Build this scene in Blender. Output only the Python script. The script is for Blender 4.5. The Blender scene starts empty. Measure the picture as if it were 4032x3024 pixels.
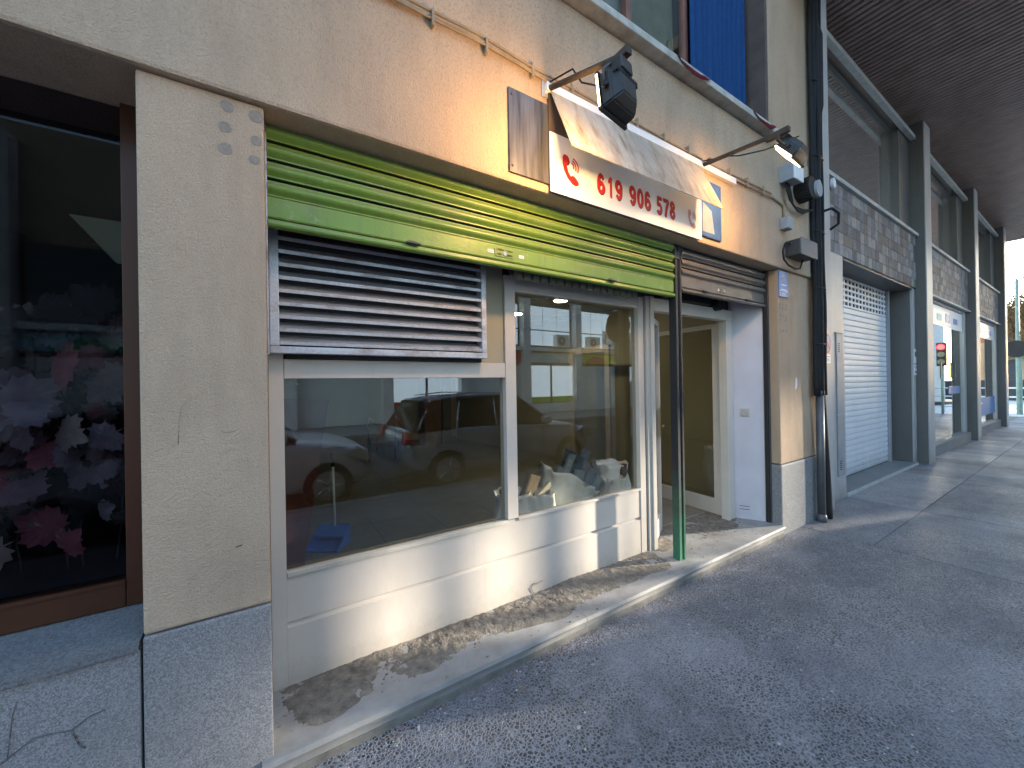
import bpy, bmesh, math, random
from mathutils import Vector, Matrix, Euler, noise
R = math.radians
random.seed(7)
S = bpy.context.scene
COL = S.collection

# ------------------------------------------------------------------ camera
cam_d = bpy.data.cameras.new('camera'); cam = bpy.data.objects.new('camera', cam_d); COL.objects.link(cam)
S.camera = cam
cam_d.sensor_width = 36; cam_d.lens = 1514/4032*36; cam_d.clip_start = .05; cam_d.clip_end = 900
f_ = 1514.; X_ = Vector((4390-2016, 1475-1512, f_)).normalized()
d_ = Vector((.019, 1, 0)); d_ = (d_ - X_*d_.dot(X_)).normalized(); U_ = -d_; Y_ = U_.cross(X_)
right = Vector((X_.x, Y_.x, U_.x)); down = Vector((X_.y, Y_.y, U_.y)); fwd = Vector((X_.z, Y_.z, U_.z))
M = Matrix((( right.x, -down.x, -fwd.x, 0), (right.y, -down.y, -fwd.y, 0), (right.z, -down.z, -fwd.z, 1.52), (0, 0, 0, 1)))
cam.matrix_world = M

# ------------------------------------------------------------------ world, sun, exposure
SUN_AZ = Vector((.925, -.38)).normalized(); SUN_EL = 11.0
w = bpy.data.worlds.new('World'); S.world = w; w.use_nodes = True
nt = w.node_tree; bg = nt.nodes['Background']
sky = nt.nodes.new('ShaderNodeTexSky'); sky.sky_type = 'NISHITA'; sky.sun_disc = False
sky.sun_elevation = R(SUN_EL); sky.sun_rotation = math.atan2(SUN_AZ.x, SUN_AZ.y)
sky.air_density = 1.0; sky.dust_density = .9; sky.ozone_density = 1.6
nt.links.new(sky.outputs[0], bg.inputs[0]); bg.inputs[1].default_value = .15
sl = bpy.data.lights.new('sun', 'SUN'); sl.energy = 2.0; sl.angle = R(1.1); sl.color = (1, .88, .72)
so = bpy.data.objects.new('sun', sl); COL.objects.link(so)
sd = Vector((SUN_AZ.x*math.cos(R(SUN_EL)), SUN_AZ.y*math.cos(R(SUN_EL)), math.sin(R(SUN_EL))))
so.rotation_euler = sd.to_track_quat('Z', 'Y').to_euler(); so.location = (30, -12, 10)
S.view_settings.view_transform = 'Standard'; S.view_settings.look = 'None'
S.view_settings.gamma = 1; S.view_settings.use_curve_mapping = False
S.view_settings.exposure = 3.0
S.render.engine = 'CYCLES'
S.cycles.max_bounces = 8; S.cycles.transparent_max_bounces = 12

# ------------------------------------------------------------------ material helpers
class NT:
    def __init__(s, name):
        s.m = bpy.data.materials.new(name); s.m.use_nodes = True; s.t = s.m.node_tree
        s.b = s.t.nodes['Principled BSDF']; s.out = s.t.nodes['Material Output']
    def n(s, ty, **kw):
        x = s.t.nodes.new('ShaderNode'+ty)
        for k, v in kw.items(): setattr(x, k, v)
        return x
    def l(s, a, b): s.t.links.new(a, b)
    def pos(s, scale=(1, 1, 1), obj=False):
        g = s.n('TexCoord').outputs['Object'] if obj else s.n('NewGeometry').outputs['Position']
        mp = s.n('Mapping'); mp.inputs['Scale'].default_value = scale
        s.l(g, mp.inputs[0]); return mp.outputs[0]
    def noise(s, sc, det=4, rough=.6, scale=(1, 1, 1)):
        x = s.n('TexNoise'); x.inputs['Scale'].default_value = sc; x.inputs['Detail'].default_value = det
        x.inputs['Roughness'].default_value = rough; s.l(s.pos(scale), x.inputs['Vector']); return x.outputs['Fac']
    def vor(s, sc, feature='F1', scale=(1, 1, 1), rnd=1):
        x = s.n('TexVoronoi'); x.feature = feature; x.inputs['Scale'].default_value = sc
        x.inputs['Randomness'].default_value = rnd; s.l(s.pos(scale), x.inputs['Vector']); return x
    def ramp(s, fac, stops):
        x = s.n('ValToRGB'); e = x.color_ramp.elements
        while len(e) < len(stops): e.new(.5)
        for i, (p, c) in enumerate(stops):
            e[i].position = p; e[i].color = (*c, 1) if len(c) == 3 else c
        s.l(fac, x.inputs[0]); return x.outputs[0]
    def mix(s, fac, a, b, mode='MIX'):
        x = s.n('Mix', data_type='RGBA', blend_type=mode)
        for i, v in ((0, fac), (6, a), (7, b)):
            if hasattr(v, 'links'): s.l(v, x.inputs[i])
            else: x.inputs[i].default_value = v if i == 0 else ((*v, 1) if len(v) == 3 else v)
        return x.outputs[2]
    def math(s, op, a, b=0., c=None, clamp=False):
        x = s.n('Math', operation=op, use_clamp=clamp)
        for i, v in enumerate((a, b) + ((c,) if c is not None else ())):
            if hasattr(v, 'links'): s.l(v, x.inputs[i])
            else: x.inputs[i].default_value = v
        return x.outputs[0]
    def bump(s, h, dist=.004, st=1):
        x = s.n('Bump'); x.inputs['Distance'].default_value = dist; x.inputs['Strength'].default_value = st
        s.l(h, x.inputs['Height']); s.l(x.outputs[0], s.b.inputs['Normal'])
    def col(s, c):
        if hasattr(c, 'links'): s.l(c, s.b.inputs['Base Color'])
        else: s.b.inputs['Base Color'].default_value = (*c, 1)
    def set(s, **k):
        for a, v in k.items():
            i = s.b.inputs[{'rough': 'Roughness', 'metal': 'Metallic', 'spec': 'Specular IOR Level', 'coat': 'Coat Weight', 'trans': 'Transmission Weight', 'alpha': 'Alpha'}[a]]
            if hasattr(v, 'links'): s.l(v, i)
            else: i.default_value = v
        return s.m

def simple(name, c, rough=.6, metal=0, var=.25, sc=6, bump=0, bsc=80, stretch=(1, 1, 1), spec=.4):
    t = NT(name)
    n1 = t.noise(sc, 5, .6, stretch)
    dark = tuple(v*(1-var) for v in c); lite = tuple(min(1, v*(1+var*.5)) for v in c)
    t.col(t.ramp(n1, [(.3, dark), (.7, lite)]))
    t.set(rough=rough, metal=metal, spec=spec)
    if bump: t.bump(t.noise(bsc, 3), bump)
    return t.m

def m_stucco(name, c, grain=170, depth=.004, speck=.35):
    t = NT(name)
    big = t.noise(1.1, 5, .6); streak = t.noise(7, 4, .6, (1, 1, .22)); fine = t.noise(grain, 2, .5); sp = t.noise(85, 3, .6, (1, 1, .75))
    c1 = t.ramp(big, [(.3, tuple(v*.86 for v in c)), (.7, tuple(v*1.06 for v in c))])
    c2 = t.mix(t.math('MULTIPLY', t.ramp(streak, [(.45, (0, 0, 0)), (.72, (1, 1, 1))]), .42), c1, tuple(v*.62 for v in c))
    z = t.n('SeparateXYZ'); t.l(t.pos(), z.inputs[0])
    up = t.math('MULTIPLY_ADD', z.outputs[2], .8, -1.9, clamp=True)
    c3 = t.mix(t.math('MULTIPLY', t.math('MULTIPLY', t.ramp(sp, [(.53, (0, 0, 0)), (.62, (1, 1, 1))]), up), speck*1.5), c2, tuple(v*.42 for v in c))
    t.col(t.mix(t.math('MULTIPLY', t.ramp(fine, [(.4, (1, 1, 1)), (.55, (0, 0, 0))]), .22), c3, tuple(v*.6 for v in c)))
    t.bump(t.math('ADD', t.math('ADD', fine, t.math('MULTIPLY', t.noise(grain*.45, 3), .8)), t.math('MULTIPLY', t.noise(9, 4, .6, (1, 1, .6)), 2.2)), depth)
    return t.set(rough=.92, spec=.2)

def m_granite(name, c, sc=260, contrast=.5):
    t = NT(name)
    a = t.noise(sc, 2, .7); b = t.vor(sc*.7).outputs['Color']; big = t.noise(2.2, 4)
    s1 = t.ramp(a, [(.38, tuple(v*(1-contrast) for v in c)), (.5, c), (.62, tuple(min(1, v*(1+contrast)) for v in c))])
    g = t.n('RGBToBW'); t.l(b, g.inputs[0])
    s2 = t.mix(.35, s1, t.ramp(g.outputs[0], [(.3, tuple(v*.5 for v in c)), (.7, tuple(min(1, v*1.5) for v in c))]))
    t.col(t.mix(t.math('MULTIPLY', t.ramp(big, [(.4, (0, 0, 0)), (.7, (1, 1, 1))]), .4), s2, tuple(v*.6 for v in c)))
    t.bump(a, .001)
    return t.set(rough=.7, spec=.35)

def m_aggregate(name, mat=(.17, .175, .19), peb=(.05, .052, .06), rough=.62):
    t = NT(name)
    v = t.vor(62); v2 = t.vor(62, 'DISTANCE_TO_EDGE'); g = t.n('RGBToBW'); t.l(v.outputs['Color'], g.inputs[0])
    pebc = t.ramp(g.outputs[0], [(.2, tuple(x*.35 for x in peb)), (.6, peb), (.86, tuple(x*2.0 for x in peb)), (.93, (.26, .25, .23)), (.985, (.5, .49, .46))])
    edge = t.ramp(v2.outputs['Distance'], [(.06, (0, 0, 0)), (.2, (1, 1, 1))])
    big = t.noise(1.4, 5); med = t.noise(9, 4)
    mc = t.ramp(t.noise(160, 2), [(.3, tuple(x*.7 for x in mat)), (.7, tuple(x*1.2 for x in mat))])
    c = t.mix(edge, mc, pebc)
    c = t.mix(t.math('MULTIPLY', t.ramp(big, [(.4, (0, 0, 0)), (.62, (1, 1, 1))]), .55), c, tuple(x*.42 for x in mat))
    worn = t.noise(.55, 5, .65); c = t.mix(t.math('MULTIPLY', t.ramp(worn, [(.48, (0, 0, 0)), (.64, (1, 1, 1))]), .4), c, tuple(x*1.5 for x in mat))
    t.col(t.mix(t.math('MULTIPLY', t.ramp(med, [(.5, (0, 0, 0)), (.8, (1, 1, 1))]), .3), c, tuple(x*1.3 for x in mat)))
    h = t.math('MULTIPLY', t.math('MINIMUM', v2.outputs['Distance'], .25), 4)
    t.bump(h, .004, .9)
    return t.set(rough=t.ramp(big, [(.3, (rough-.12,)*3), (.7, (rough+.14,)*3)]), spec=.45)

def m_glass(name, tint=(.86, .9, .86), refl=1.9, base=.05):
    t = NT(name)
    geo = t.n('NewGeometry'); dp = t.n('VectorMath', operation='DOT_PRODUCT')
    t.l(geo.outputs['Incoming'], dp.inputs[0]); t.l(geo.outputs['Normal'], dp.inputs[1])
    c = t.math('SUBTRACT', 1, t.math('ABSOLUTE', dp.outputs['Value']))
    fr = t.math('MULTIPLY', t.math('ADD', t.math('MULTIPLY', t.math('POWER', c, 5), .95), base), refl/2, clamp=True)
    tr = t.n('BsdfTransparent'); tr.inputs[0].default_value = (*[v**.5 for v in tint], 1)
    gl = t.n('BsdfGlossy'); gl.inputs['Roughness'].default_value = 0.0; gl.inputs[0].default_value = (.95, .97, 1, 1)
    mx = t.n('MixShader'); t.l(fr, mx.inputs[0]); t.l(tr.outputs[0], mx.inputs[1]); t.l(gl.outputs[0], mx.inputs[2])
    t.l(mx.outputs[0], t.out.inputs[0]); return t.m

def m_emit(name, c, st):
    t = NT(name); t.b.inputs['Emission Color'].default_value = (*c, 1); t.b.inputs['Emission Strength'].default_value = st
    t.col((.08, .08, .08)); return t.m

def m_metal_dirty(name, c, rust=(.16, .08, .04), rough=.45, metal=.7, amt=.5, sc=7):
    t = NT(name)
    a = t.noise(sc, 6, .65, (1, 1, 2)); b = t.noise(90, 3)
    base = t.ramp(b, [(.3, tuple(v*.85 for v in c)), (.7, tuple(min(1, v*1.1) for v in c))])
    t.col(t.mix(t.math('MULTIPLY', t.ramp(a, [(.52, (0, 0, 0)), (.72, (1, 1, 1))]), amt), base, rust))
    t.set(rough=t.ramp(a, [(.3, (rough,)*3), (.8, (min(1, rough+.35),)*3)]), metal=metal)
    t.bump(b, .0006); return t.m

def m_shutter_green():
    t = NT('green_shutter_paint')
    a = t.noise(5, 5, .6, (1, 1, 3)); b = t.noise(60, 4, .7); big = t.noise(1.5, 3)
    c = t.ramp(big, [(.3, (.12, .235, .03)), (.7, (.175, .30, .045))])
    c = t.mix(t.math('MULTIPLY', t.ramp(a, [(.5, (0, 0, 0)), (.75, (1, 1, 1))]), .45), c, (.23, .24, .13))
    c = t.mix(t.math('MULTIPLY', t.ramp(b, [(.66, (0, 0, 0)), (.74, (1, 1, 1))]), .6), c, (.06, .08, .03))
    st_ = t.noise(26, 4, .7, (1, .3, .10)); c = t.mix(t.math('MULTIPLY', t.ramp(st_, [(.5, (0, 0, 0)), (.7, (1, 1, 1))]), .35), c, (.10, .12, .05))
    sp_ = t.noise(14, 5, .8); c = t.mix(t.math('MULTIPLY', t.ramp(sp_, [(.60, (0, 0, 0)), (.66, (1, 1, 1))]), .5), c, (.30, .38, .20))
    geo = t.n('NewGeometry'); sx = t.n('SeparateXYZ'); t.l(geo.outputs['Normal'], sx.inputs[0])
    upf = t.math('MULTIPLY', t.math('POWER', t.math('MAXIMUM', sx.outputs[2], 0), 1.5), .9, clamp=True)   # dust lies on ledges
    c = t.mix(upf, c, (.20, .17, .10))
    t.col(c); t.bump(b, .0008)
    return t.set(rough=.38, spec=.5, metal=.0)

MT = dict(
    stucco=m_stucco('beige_stucco', (.485, .366, .258)),
    stucco_r=m_stucco('ochre_stucco', (.44, .325, .225), 150, .0025, .2),
    granite=m_granite('grey_granite', (.25, .245, .245)),
    granite2=m_granite('polished_slab_stone', (.22, .225, .225), 180, .35),
    stepstone=simple('grey_step_marble', (.29, .285, .27), .6, 0, .3, 5, .001, 150),
    pave=m_aggregate('washed_aggregate', (.25, .255, .275), (.052, .054, .062), .5),
    pave_smooth=m_aggregate('worn_smooth_aggregate', (.26, .27, .29), (.2, .205, .22), .42),
    asphalt=simple('asphalt', (.05, .05, .053), .85, 0, .3, 20, .004, 200),
    cream=simple('cream_painted_wood', (.66, .62, .55), .45, 0, .07, 3, .0004, 60, (1, 1, .3)),
    cream2=simple('cream_door_paint', (.60, .56, .49), .45, 0, .1, 3, .0004, 60),
    white=simple('white_plaster', (.53, .52, .56), .7, 0, .08, 4, .001, 60),
    whitemetal=simple('white_lacquered_metal', (.74, .76, .80), .35, 0, .05, 4),
    green=m_shutter_green(),
    green_post=None,
    darkmetal=m_metal_dirty('dark_painted_metal', (.07, .075, .08), (.1, .07, .05), .45, .3, .4),
    greymetal=m_metal_dirty('dirty_grey_shutter_metal', (.16, .155, .15), (.13, .09, .05), .38, .6, .6),
    zinc=m_metal_dirty('galvanised_metal', (.50, .52, .55), (.20, .12, .07), .42, .65, .55, 5),
    zincslat=m_metal_dirty('galvanised_louvre_metal', (.52, .53, .55), (.13, .075, .05), .42, .7, .6, 6),
    steel=simple('streaked_steel_plate', (.11, .11, .12), .42, .55, .6, 9, .0005, 60, (4, 1, .25)),
    black=simple('black_rubber', (.018, .018, .02), .5, 0, .2),
    lampbody=simple('cast_lamp_housing', (.035, .033, .033), .5, .2, .3, 20),
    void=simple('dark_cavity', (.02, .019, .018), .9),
    wood_dark=simple('varnished_brown_wood', (.06, .022, .009), .4, 0, .35, 3, .0006, 60, (1, 1, .15)),
    wood_win=simple('reddish_window_wood', (.20, .085, .06), .55, 0, .3, 6),
    wood_light=simple('light_door_wood', (.42, .33, .20), .5, 0, .2, 6),
    glass=m_glass('window_glass', (.82, .81, .70), 2.7, .065),
    glass_dark=m_glass('tinted_shop_glass', (.42, .42, .47), .65, .04),
    slate=simple('dark_grey_stone', (.085, .09, .10), .55, 0, .2, 5, .0006, 120),
    lightstone=simple('light_grey_stone', (.42, .43, .45), .5, 0, .16, 3, .0008, 90, (1, 1, .3)),
    steelgrey=simple('mid_grey_plastic', (.13, .14, .155), .5, 0, .1), rubble2=simple('dark_slate_rubble_board', (.09, .11, .135), .7, 0, .3, 14, .002, 60), rubble3=simple('pale_slate_rubble_board', (.30, .36, .41), .7, 0, .3, 14, .002, 60), sillstone=m_granite('dark_sill_stone', (.15, .155, .16), 200, .35), stepdirty=simple('grimy_step_riser', (.17, .165, .145), .75, 0, .45, 9, .002, 120), reflpatch=simple('pale_painted_reflection', (.28, .34, .42), .3), olive=simple('olive_painted_strip', (.17, .17, .12), .6, 0, .2), crackfill=simple('crack_filler', (.13, .13, .13), .9), scrape=simple('plaster_scrape', (.33, .27, .21), .9), armmetal=simple('rusty_arm_paint', (.06, .045, .035), .75, 0, .4, 30), coping=simple('pale_coping_stone', (.42, .43, .42), .6, 0, .2, 8),
    soffit=simple('brown_metal_soffit', (.33, .23, .20), .32, .2, .25, 4),
    concrete=simple('weathered_sill_stone', (.46, .44, .39), .85, 0, .35, 9, .002, 120),
    floor=simple('interior_tile', (.19, .18, .14), .5, 0, .2, 5),
    inwall=simple('interior_wall_paint', (.36, .325, .225), .8, 0, .08, 2),
    inbrown=simple('interior_brown_wood', (.20, .11, .06), .6),
    inred=simple('dark_red_board', (.14, .035, .022), .55, 0, .25),
    ceil=simple('ceiling_paint', (.5, .5, .45), .85),
    blue=simple('blue_plastic', (.06, .17, .75), .35, 0, .1),
    bag=simple('white_rubble_bag', (.80, .84, .88), .45, 0, .12, 10, .004, 30),
    rubble=simple('blue_grey_rubble_board', (.20, .25, .30), .7, 0, .35, 14, .002, 60),
    brownrub=simple('brown_rubble', (.23, .18, .13), .8, 0, .3, 12),
    carwhite=simple('silver_car_paint', (.46, .47, .49), .22, .4, .03),
    carwhite2=simple('white_car_paint', (.62, .63, .65), .2, .1, .03),
    carglass=simple('dark_car_glass', (.02, .022, .025), .05, 0, .1),
    tyre=simple('tyre_rubber', (.02, .02, .02), .8), rim=simple('alloy_rim', (.4, .4, .42), .3, .8, .1),
    curtain_blue=simple('blue_curtain', (.018, .10, .30), .85, 0, .15, 20),
    curtain_pale=simple('pale_net_curtain', (.38, .40, .36), .85, 0, .15, 10),
    cloth=simple('crimson_cloth', (.22, .02, .045), .9, 0, .3, 40, .002, 200),
    red=simple('red_vinyl', (.50, .014, .012), .4, 0, .05), redpale=simple('pale_red_vinyl', (.52, .28, .30), .4, 0, .05),
    redshade=simple('dark_red_vinyl', (.12, .012, .012), .5, 0, .05),
    signblue=simple('blue_enamel_sign', (.10, .20, .44), .4, 0, .08), signwhite=simple('white_sign_print', (.72, .74, .76), .4, 0, .05),
    yellowish=simple('pale_yellow_print', (.5, .45, .25), .5),
    conduit=simple('painted_conduit', (.30, .23, .15), .6, 0, .3, 12), cable=simple('black_cable', (.010, .010, .011), .8, 0, .3, 12),
    pipegrey=simple('dark_grey_downpipe', (.10, .105, .115), .45, .2, .25, 5),
    plastic_grey=simple('grey_junction_plastic', (.30, .31, .33), .5, 0, .15), pipebox=simple('dark_junction_plastic', (.04, .042, .046), .5, 0, .15),
    dirt=simple('mortar_dirt', (.19, .17, .14), .95, 0, .5, 22, .006, 90), leaf=simple('dry_leaf', (.30, .14, .05), .8, 0, .3, 30),
    bark=simple('tree_bark', (.13, .105, .08), .9, 0, .3, 8), foliage=simple('autumn_foliage', (.20, .11, .04), .8, 0, .4, 3), foliage2=simple('olive_foliage', (.07, .085, .03), .8, 0, .4, 3),
    opp=simple('opposite_stone', (.66, .63, .60), .7, 0, .2, 2), oppdark=simple('opposite_dark_frame', (.06, .06, .065), .5), opppale=simple('opposite_panel', (.68, .68, .65), .7, 0, .1, 3),
    ochre=simple('ochre_render', (.45, .34, .22), .9, 0, .2, 2), brick=simple('terracotta_render', (.34, .17, .09), .9, 0, .25, 3),
    bandgreen=simple('green_sign_print', (.12, .42, .22), .5), bandlime=simple('lime_sign_print', (.42, .60, .05), .5), bandred=simple('red_sign_print', (.55, .05, .06), .5), bandblue=simple('pale_blue_sign_print', (.30, .55, .62), .5),
    skin=simple('printed_brown', (.26, .13, .09), .5), polegreen=simple('pale_green_pole_paint', (.30, .42, .34), .5),
    glow=m_emit('lamp_tube_glow', (1, .66, .28), 4), ceilglow=m_emit('ceiling_lamp_glow', (1, .91, .70), 17), redglow=m_emit('red_signal_glow', (1, .02, .02), 3), tail=m_emit('tail_light_glow', (1, .01, .015), 4),
    litwall=simple('lit_back_wall', (.5, .62, .5), .8), gold=simple('brass', (.6, .42, .15), .3, .8), chrome=simple('worn_chrome', (.5, .5, .5), .25, .9),
    brownreveal=simple('brown_reveal_paint', (.10, .075, .065), .8), red_pot=simple('red_plastic', (.4, .04, .03), .5),
    rim_grey=simple('dull_cream_paint', (.5, .47, .40), .6),  # plain dull cream for the window beads and switch plate
)
def m_post():
    t = NT('green_to_grey_post_paint')
    z = t.n('SeparateXYZ'); t.l(t.pos(), z.inputs[0]); n = t.noise(9, 4)
    f = t.math('ADD', t.math('MULTIPLY', z.outputs[2], .55), t.math('MULTIPLY', n, .35))
    t.col(t.ramp(f, [(.26, (.035, .15, .085)), (.48, (.025, .06, .04)), (.66, (.022, .022, .024))]))
    return t.set(rough=.45, spec=.4)
MT['green_post'] = m_post()
def m_cream():
    t = NT('cream_painted_wood_grimy'); z = t.n('SeparateXYZ'); t.l(t.pos(), z.inputs[0])
    n = t.noise(3, 4); base = t.ramp(n, [(.3, (.50, .455, .395)), (.7, (.56, .515, .45))])
    splash = t.math('ADD', t.math('MULTIPLY', z.outputs[2], -4.5), t.math('MULTIPLY_ADD', t.noise(14, 5, .7), 1.4, .25), clamp=True)
    c = t.mix(t.math('MULTIPLY', splash, .55), base, (.30, .26, .20))
    drip = t.ramp(t.noise(18, 4, .7, (1, 1, .08)), [(.62, (0, 0, 0)), (.72, (1, 1, 1))]); c = t.mix(t.math('MULTIPLY', drip, .22), c, (.36, .32, .25))
    spk = t.ramp(t.noise(70, 3, .7), [(.70, (0, 0, 0)), (.74, (1, 1, 1))]); c = t.mix(t.math('MULTIPLY', spk, .5), c, (.25, .21, .16))
    t.col(c); t.bump(t.noise(60, 3, .6, (1, 1, .3)), .0005); return t.set(rough=.45, spec=.4)
MT['cream'] = m_cream()
def m_stain(name, c, rough=.5, amt=.4):
    t = NT(name); b = t.noise(3, 4, .6, (1, 1, .4)); z = t.n('SeparateXYZ'); t.l(t.pos(), z.inputs[0])
    base = t.ramp(t.noise(110, 2), [(.3, tuple(v*.88 for v in c)), (.7, tuple(min(1, v*1.08) for v in c))])
    c1 = t.mix(t.math('MULTIPLY', t.ramp(b, [(.45, (0, 0, 0)), (.75, (1, 1, 1))]), amt), base, tuple(v*.55 for v in c))
    drip = t.ramp(t.noise(9, 5, .7, (1, 1, .07)), [(.52, (0, 0, 0)), (.7, (1, 1, 1))]); c1 = t.mix(t.math('MULTIPLY', drip, amt*.7), c1, tuple(v*.6 for v in c))
    splash = t.math('ADD', t.math('MULTIPLY', z.outputs[2], -3.0), t.math('MULTIPLY_ADD', t.noise(10, 5, .7), 1.3, .15), clamp=True)
    t.col(t.mix(t.math('MULTIPLY', splash, .6), c1, (.12, .11, .10))); t.bump(t.noise(90, 3), .0008); return t.set(rough=rough, spec=.4)
MT['lightstone'] = m_stain('light_grey_stone_weathered', (.44, .43, .42), .45, .4)
MT['whitemetal'] = m_stain('white_lacquered_metal_worn', (.76, .78, .81), .35, .14)
MT['slate'] = m_stain('dark_grey_stone_weathered', (.118, .112, .108), .5, .4)
def m_acrylic():
    t = NT('milky_acrylic')
    n = t.noise(9, 6, .75, (1.6, .4, .35)); sc = t.noise(2.2, 3)
    c = t.ramp(n, [(.36, (.36, .29, .20)), (.46, (.60, .54, .45)), (.56, (.74, .71, .66)), (.68, (.50, .43, .34))])
    t.col(c)
    tr = t.n('BsdfTransparent'); tr.inputs[0].default_value = (.9, .9, .88, 1)
    tl = t.n('BsdfTranslucent'); tl.inputs[0].default_value = (.7, .66, .58, 1)
    t.set(rough=.16, spec=.6)
    m1 = t.n('MixShader'); m1.inputs[0].default_value = .35; t.l(t.b.outputs[0], m1.inputs[1]); t.l(tl.outputs[0], m1.inputs[2])
    m2 = t.n('MixShader'); t.l(t.math('MULTIPLY', t.ramp(sc, [(.4, (0, 0, 0)), (.6, (1, 1, 1))]), .35), m2.inputs[0]); t.l(m1.outputs[0], m2.inputs[1]); t.l(tr.outputs[0], m2.inputs[2])
    t.l(m2.outputs[0], t.out.inputs[0]); return t.m
MT['acrylic'] = m_acrylic()

# ------------------------------------------------------------------ object helpers
def tag(o, label=None, cat=None, group=None, kind=None):
    if label: o['label'] = label
    if cat: o['category'] = cat
    if group: o['group'] = group
    if kind: o['kind'] = kind
    return o
def root(name, loc, label, cat, group=None, kind=None):
    o = bpy.data.objects.new(name, None); COL.objects.link(o); o.location = loc; o.empty_display_size = .1
    return tag(o, label, cat, group, kind)
def wloc(o):
    v = Vector((0, 0, 0))
    while o is not None: v += o.location; o = o.parent
    return v
def finish(name, bm, m, parent=None, smooth=False, kind=None, label=None, cat=None, group=None):
    """world-space bmesh -> object whose origin is its parent's base"""
    me = bpy.data.meshes.new(name)
    off = wloc(parent) if parent else Vector((0, 0, 0))
    if not parent and bm.verts:
        xs = [v.co for v in bm.verts]; off = Vector(((min(c.x for c in xs)+max(c.x for c in xs))/2, (min(c.y for c in xs)+max(c.y for c in xs))/2, min(c.z for c in xs)))
    bmesh.ops.translate(bm, verts=bm.verts, vec=-off)
    bmesh.ops.recalc_face_normals(bm, faces=bm.faces)
    bm.to_mesh(me); bm.free()
    for mm in (m if isinstance(m, (list, tuple)) else [m]): me.materials.append(MT[mm] if isinstance(mm, str) else mm)
    if smooth:
        for p in me.polygons: p.use_smooth = True
    o = bpy.data.objects.new(name, me); COL.objects.link(o)
    if parent: o.parent = parent
    else: o.location = off
    return tag(o, label, cat, group, kind)
def addbox(bm, x0, x1, y0, y1, z0, z1, bev=0, rot=None, mi=0):
    r = bmesh.ops.create_cube(bm, size=1); vs = r['verts']
    bmesh.ops.scale(bm, verts=vs, vec=(abs(x1-x0), abs(y1-y0), abs(z1-z0)))
    if bev:
        es = list({e for v in vs for e in v.link_edges})
        rb = bmesh.ops.bevel(bm, geom=es, offset=bev, segments=2, affect='EDGES', profile=.6)
        vs = list({v for f in rb['faces'] for v in f.verts} | {v for v in vs if v.is_valid})
        # gather the whole island
        seen = set(vs); st = list(vs)
        while st:
            v = st.pop()
            for e in v.link_edges:
                o = e.other_vert(v)
                if o not in seen: seen.add(o); st.append(o)
        vs = list(seen)
    if rot: bmesh.ops.rotate(bm, verts=vs, cent=(0, 0, 0), matrix=Euler(rot).to_matrix())
    bmesh.ops.translate(bm, verts=vs, vec=((x0+x1)/2, (y0+y1)/2, (z0+z1)/2))
    if mi:
        for f in {f for v in vs for f in v.link_faces}: f.material_index = mi
    return vs
def box(name, x0, x1, y0, y1, z0, z1, m, parent=None, bev=.002, **k):
    bm = bmesh.new(); addbox(bm, x0, x1, y0, y1, z0, z1, bev); return finish(name, bm, m, parent, **k)
def addtube(bm, pts, r, seg=8, mi=0, caps=True):
    pts = [Vector(p) for p in pts]; rings = []; up = Vector((0, 0, 1)); pu = None
    for i, p in enumerate(pts):
        t = (pts[min(i+1, len(pts)-1)]-pts[max(i-1, 0)]).normalized()
        if pu is None: a = t.cross(up) if abs(t.z) < .95 else t.cross(Vector((1, 0, 0)))
        else: a = pu - t*pu.dot(t)
        a.normalize(); b = t.cross(a); pu = a
        rr = r[i] if isinstance(r, (list, tuple)) else r
        rings.append([bm.verts.new(p + (a*math.cos(2*math.pi*k/seg)+b*math.sin(2*math.pi*k/seg))*rr) for k in range(seg)])
    for i in range(len(rings)-1):
        for k in range(seg):
            f = bm.faces.new((rings[i][k], rings[i][(k+1) % seg], rings[i+1][(k+1) % seg], rings[i+1][k])); f.smooth = True; f.material_index = mi
    if caps:
        bm.faces.new(rings[0][::-1]).material_index = mi; bm.faces.new(rings[-1]).material_index = mi
def tube(name, pts, r, m, parent=None, seg=8, **k):
    bm = bmesh.new(); addtube(bm, pts, r, seg); return finish(name, bm, m, parent, **k)
def addprism(bm, poly, axis, a0, a1, mi=0):
    """poly of 2D points extruded along axis 'x','y' or 'z'"""
    def P(p, a): return {'x': (a, p[0], p[1]), 'y': (p[0], a, p[1]), 'z': (p[0], p[1], a)}[axis]
    A = [bm.verts.new(P(p, a0)) for p in poly]; B = [bm.verts.new(P(p, a1)) for p in poly]
    n = len(poly)
    for i in range(n): bm.faces.new((A[i], A[(i+1) % n], B[(i+1) % n], B[i])).material_index = mi
    bm.faces.new(A[::-1]).material_index = mi; bm.faces.new(B).material_index = mi
def prism(name, poly, axis, a0, a1, m, parent=None, **k):
    bm = bmesh.new(); addprism(bm, poly, axis, a0, a1); return finish(name, bm, m, parent, **k)
def disc_pts(cx, cz, rx, rz=None, n=20, a0=0, a1=2*math.pi):
    rz = rz or rx; return [(cx+rx*math.cos(a0+(a1-a0)*i/n), cz+rz*math.sin(a0+(a1-a0)*i/n)) for i in range(n)]
def plate(name, poly, y0, y1, m, parent, **k): return prism(name, poly, 'y', y0, y1, m, parent, **k)
def share(o, parent, dx=0, dy=0, dz=0, m=None):
    c = o.copy(); COL.objects.link(c); c.parent = parent; c.location = o.location + Vector((dx, dy, dz))
    for kk in ('label', 'category', 'group'):
        if kk in c and parent is not None and kk != 'group': del c[kk]
    return c
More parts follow.
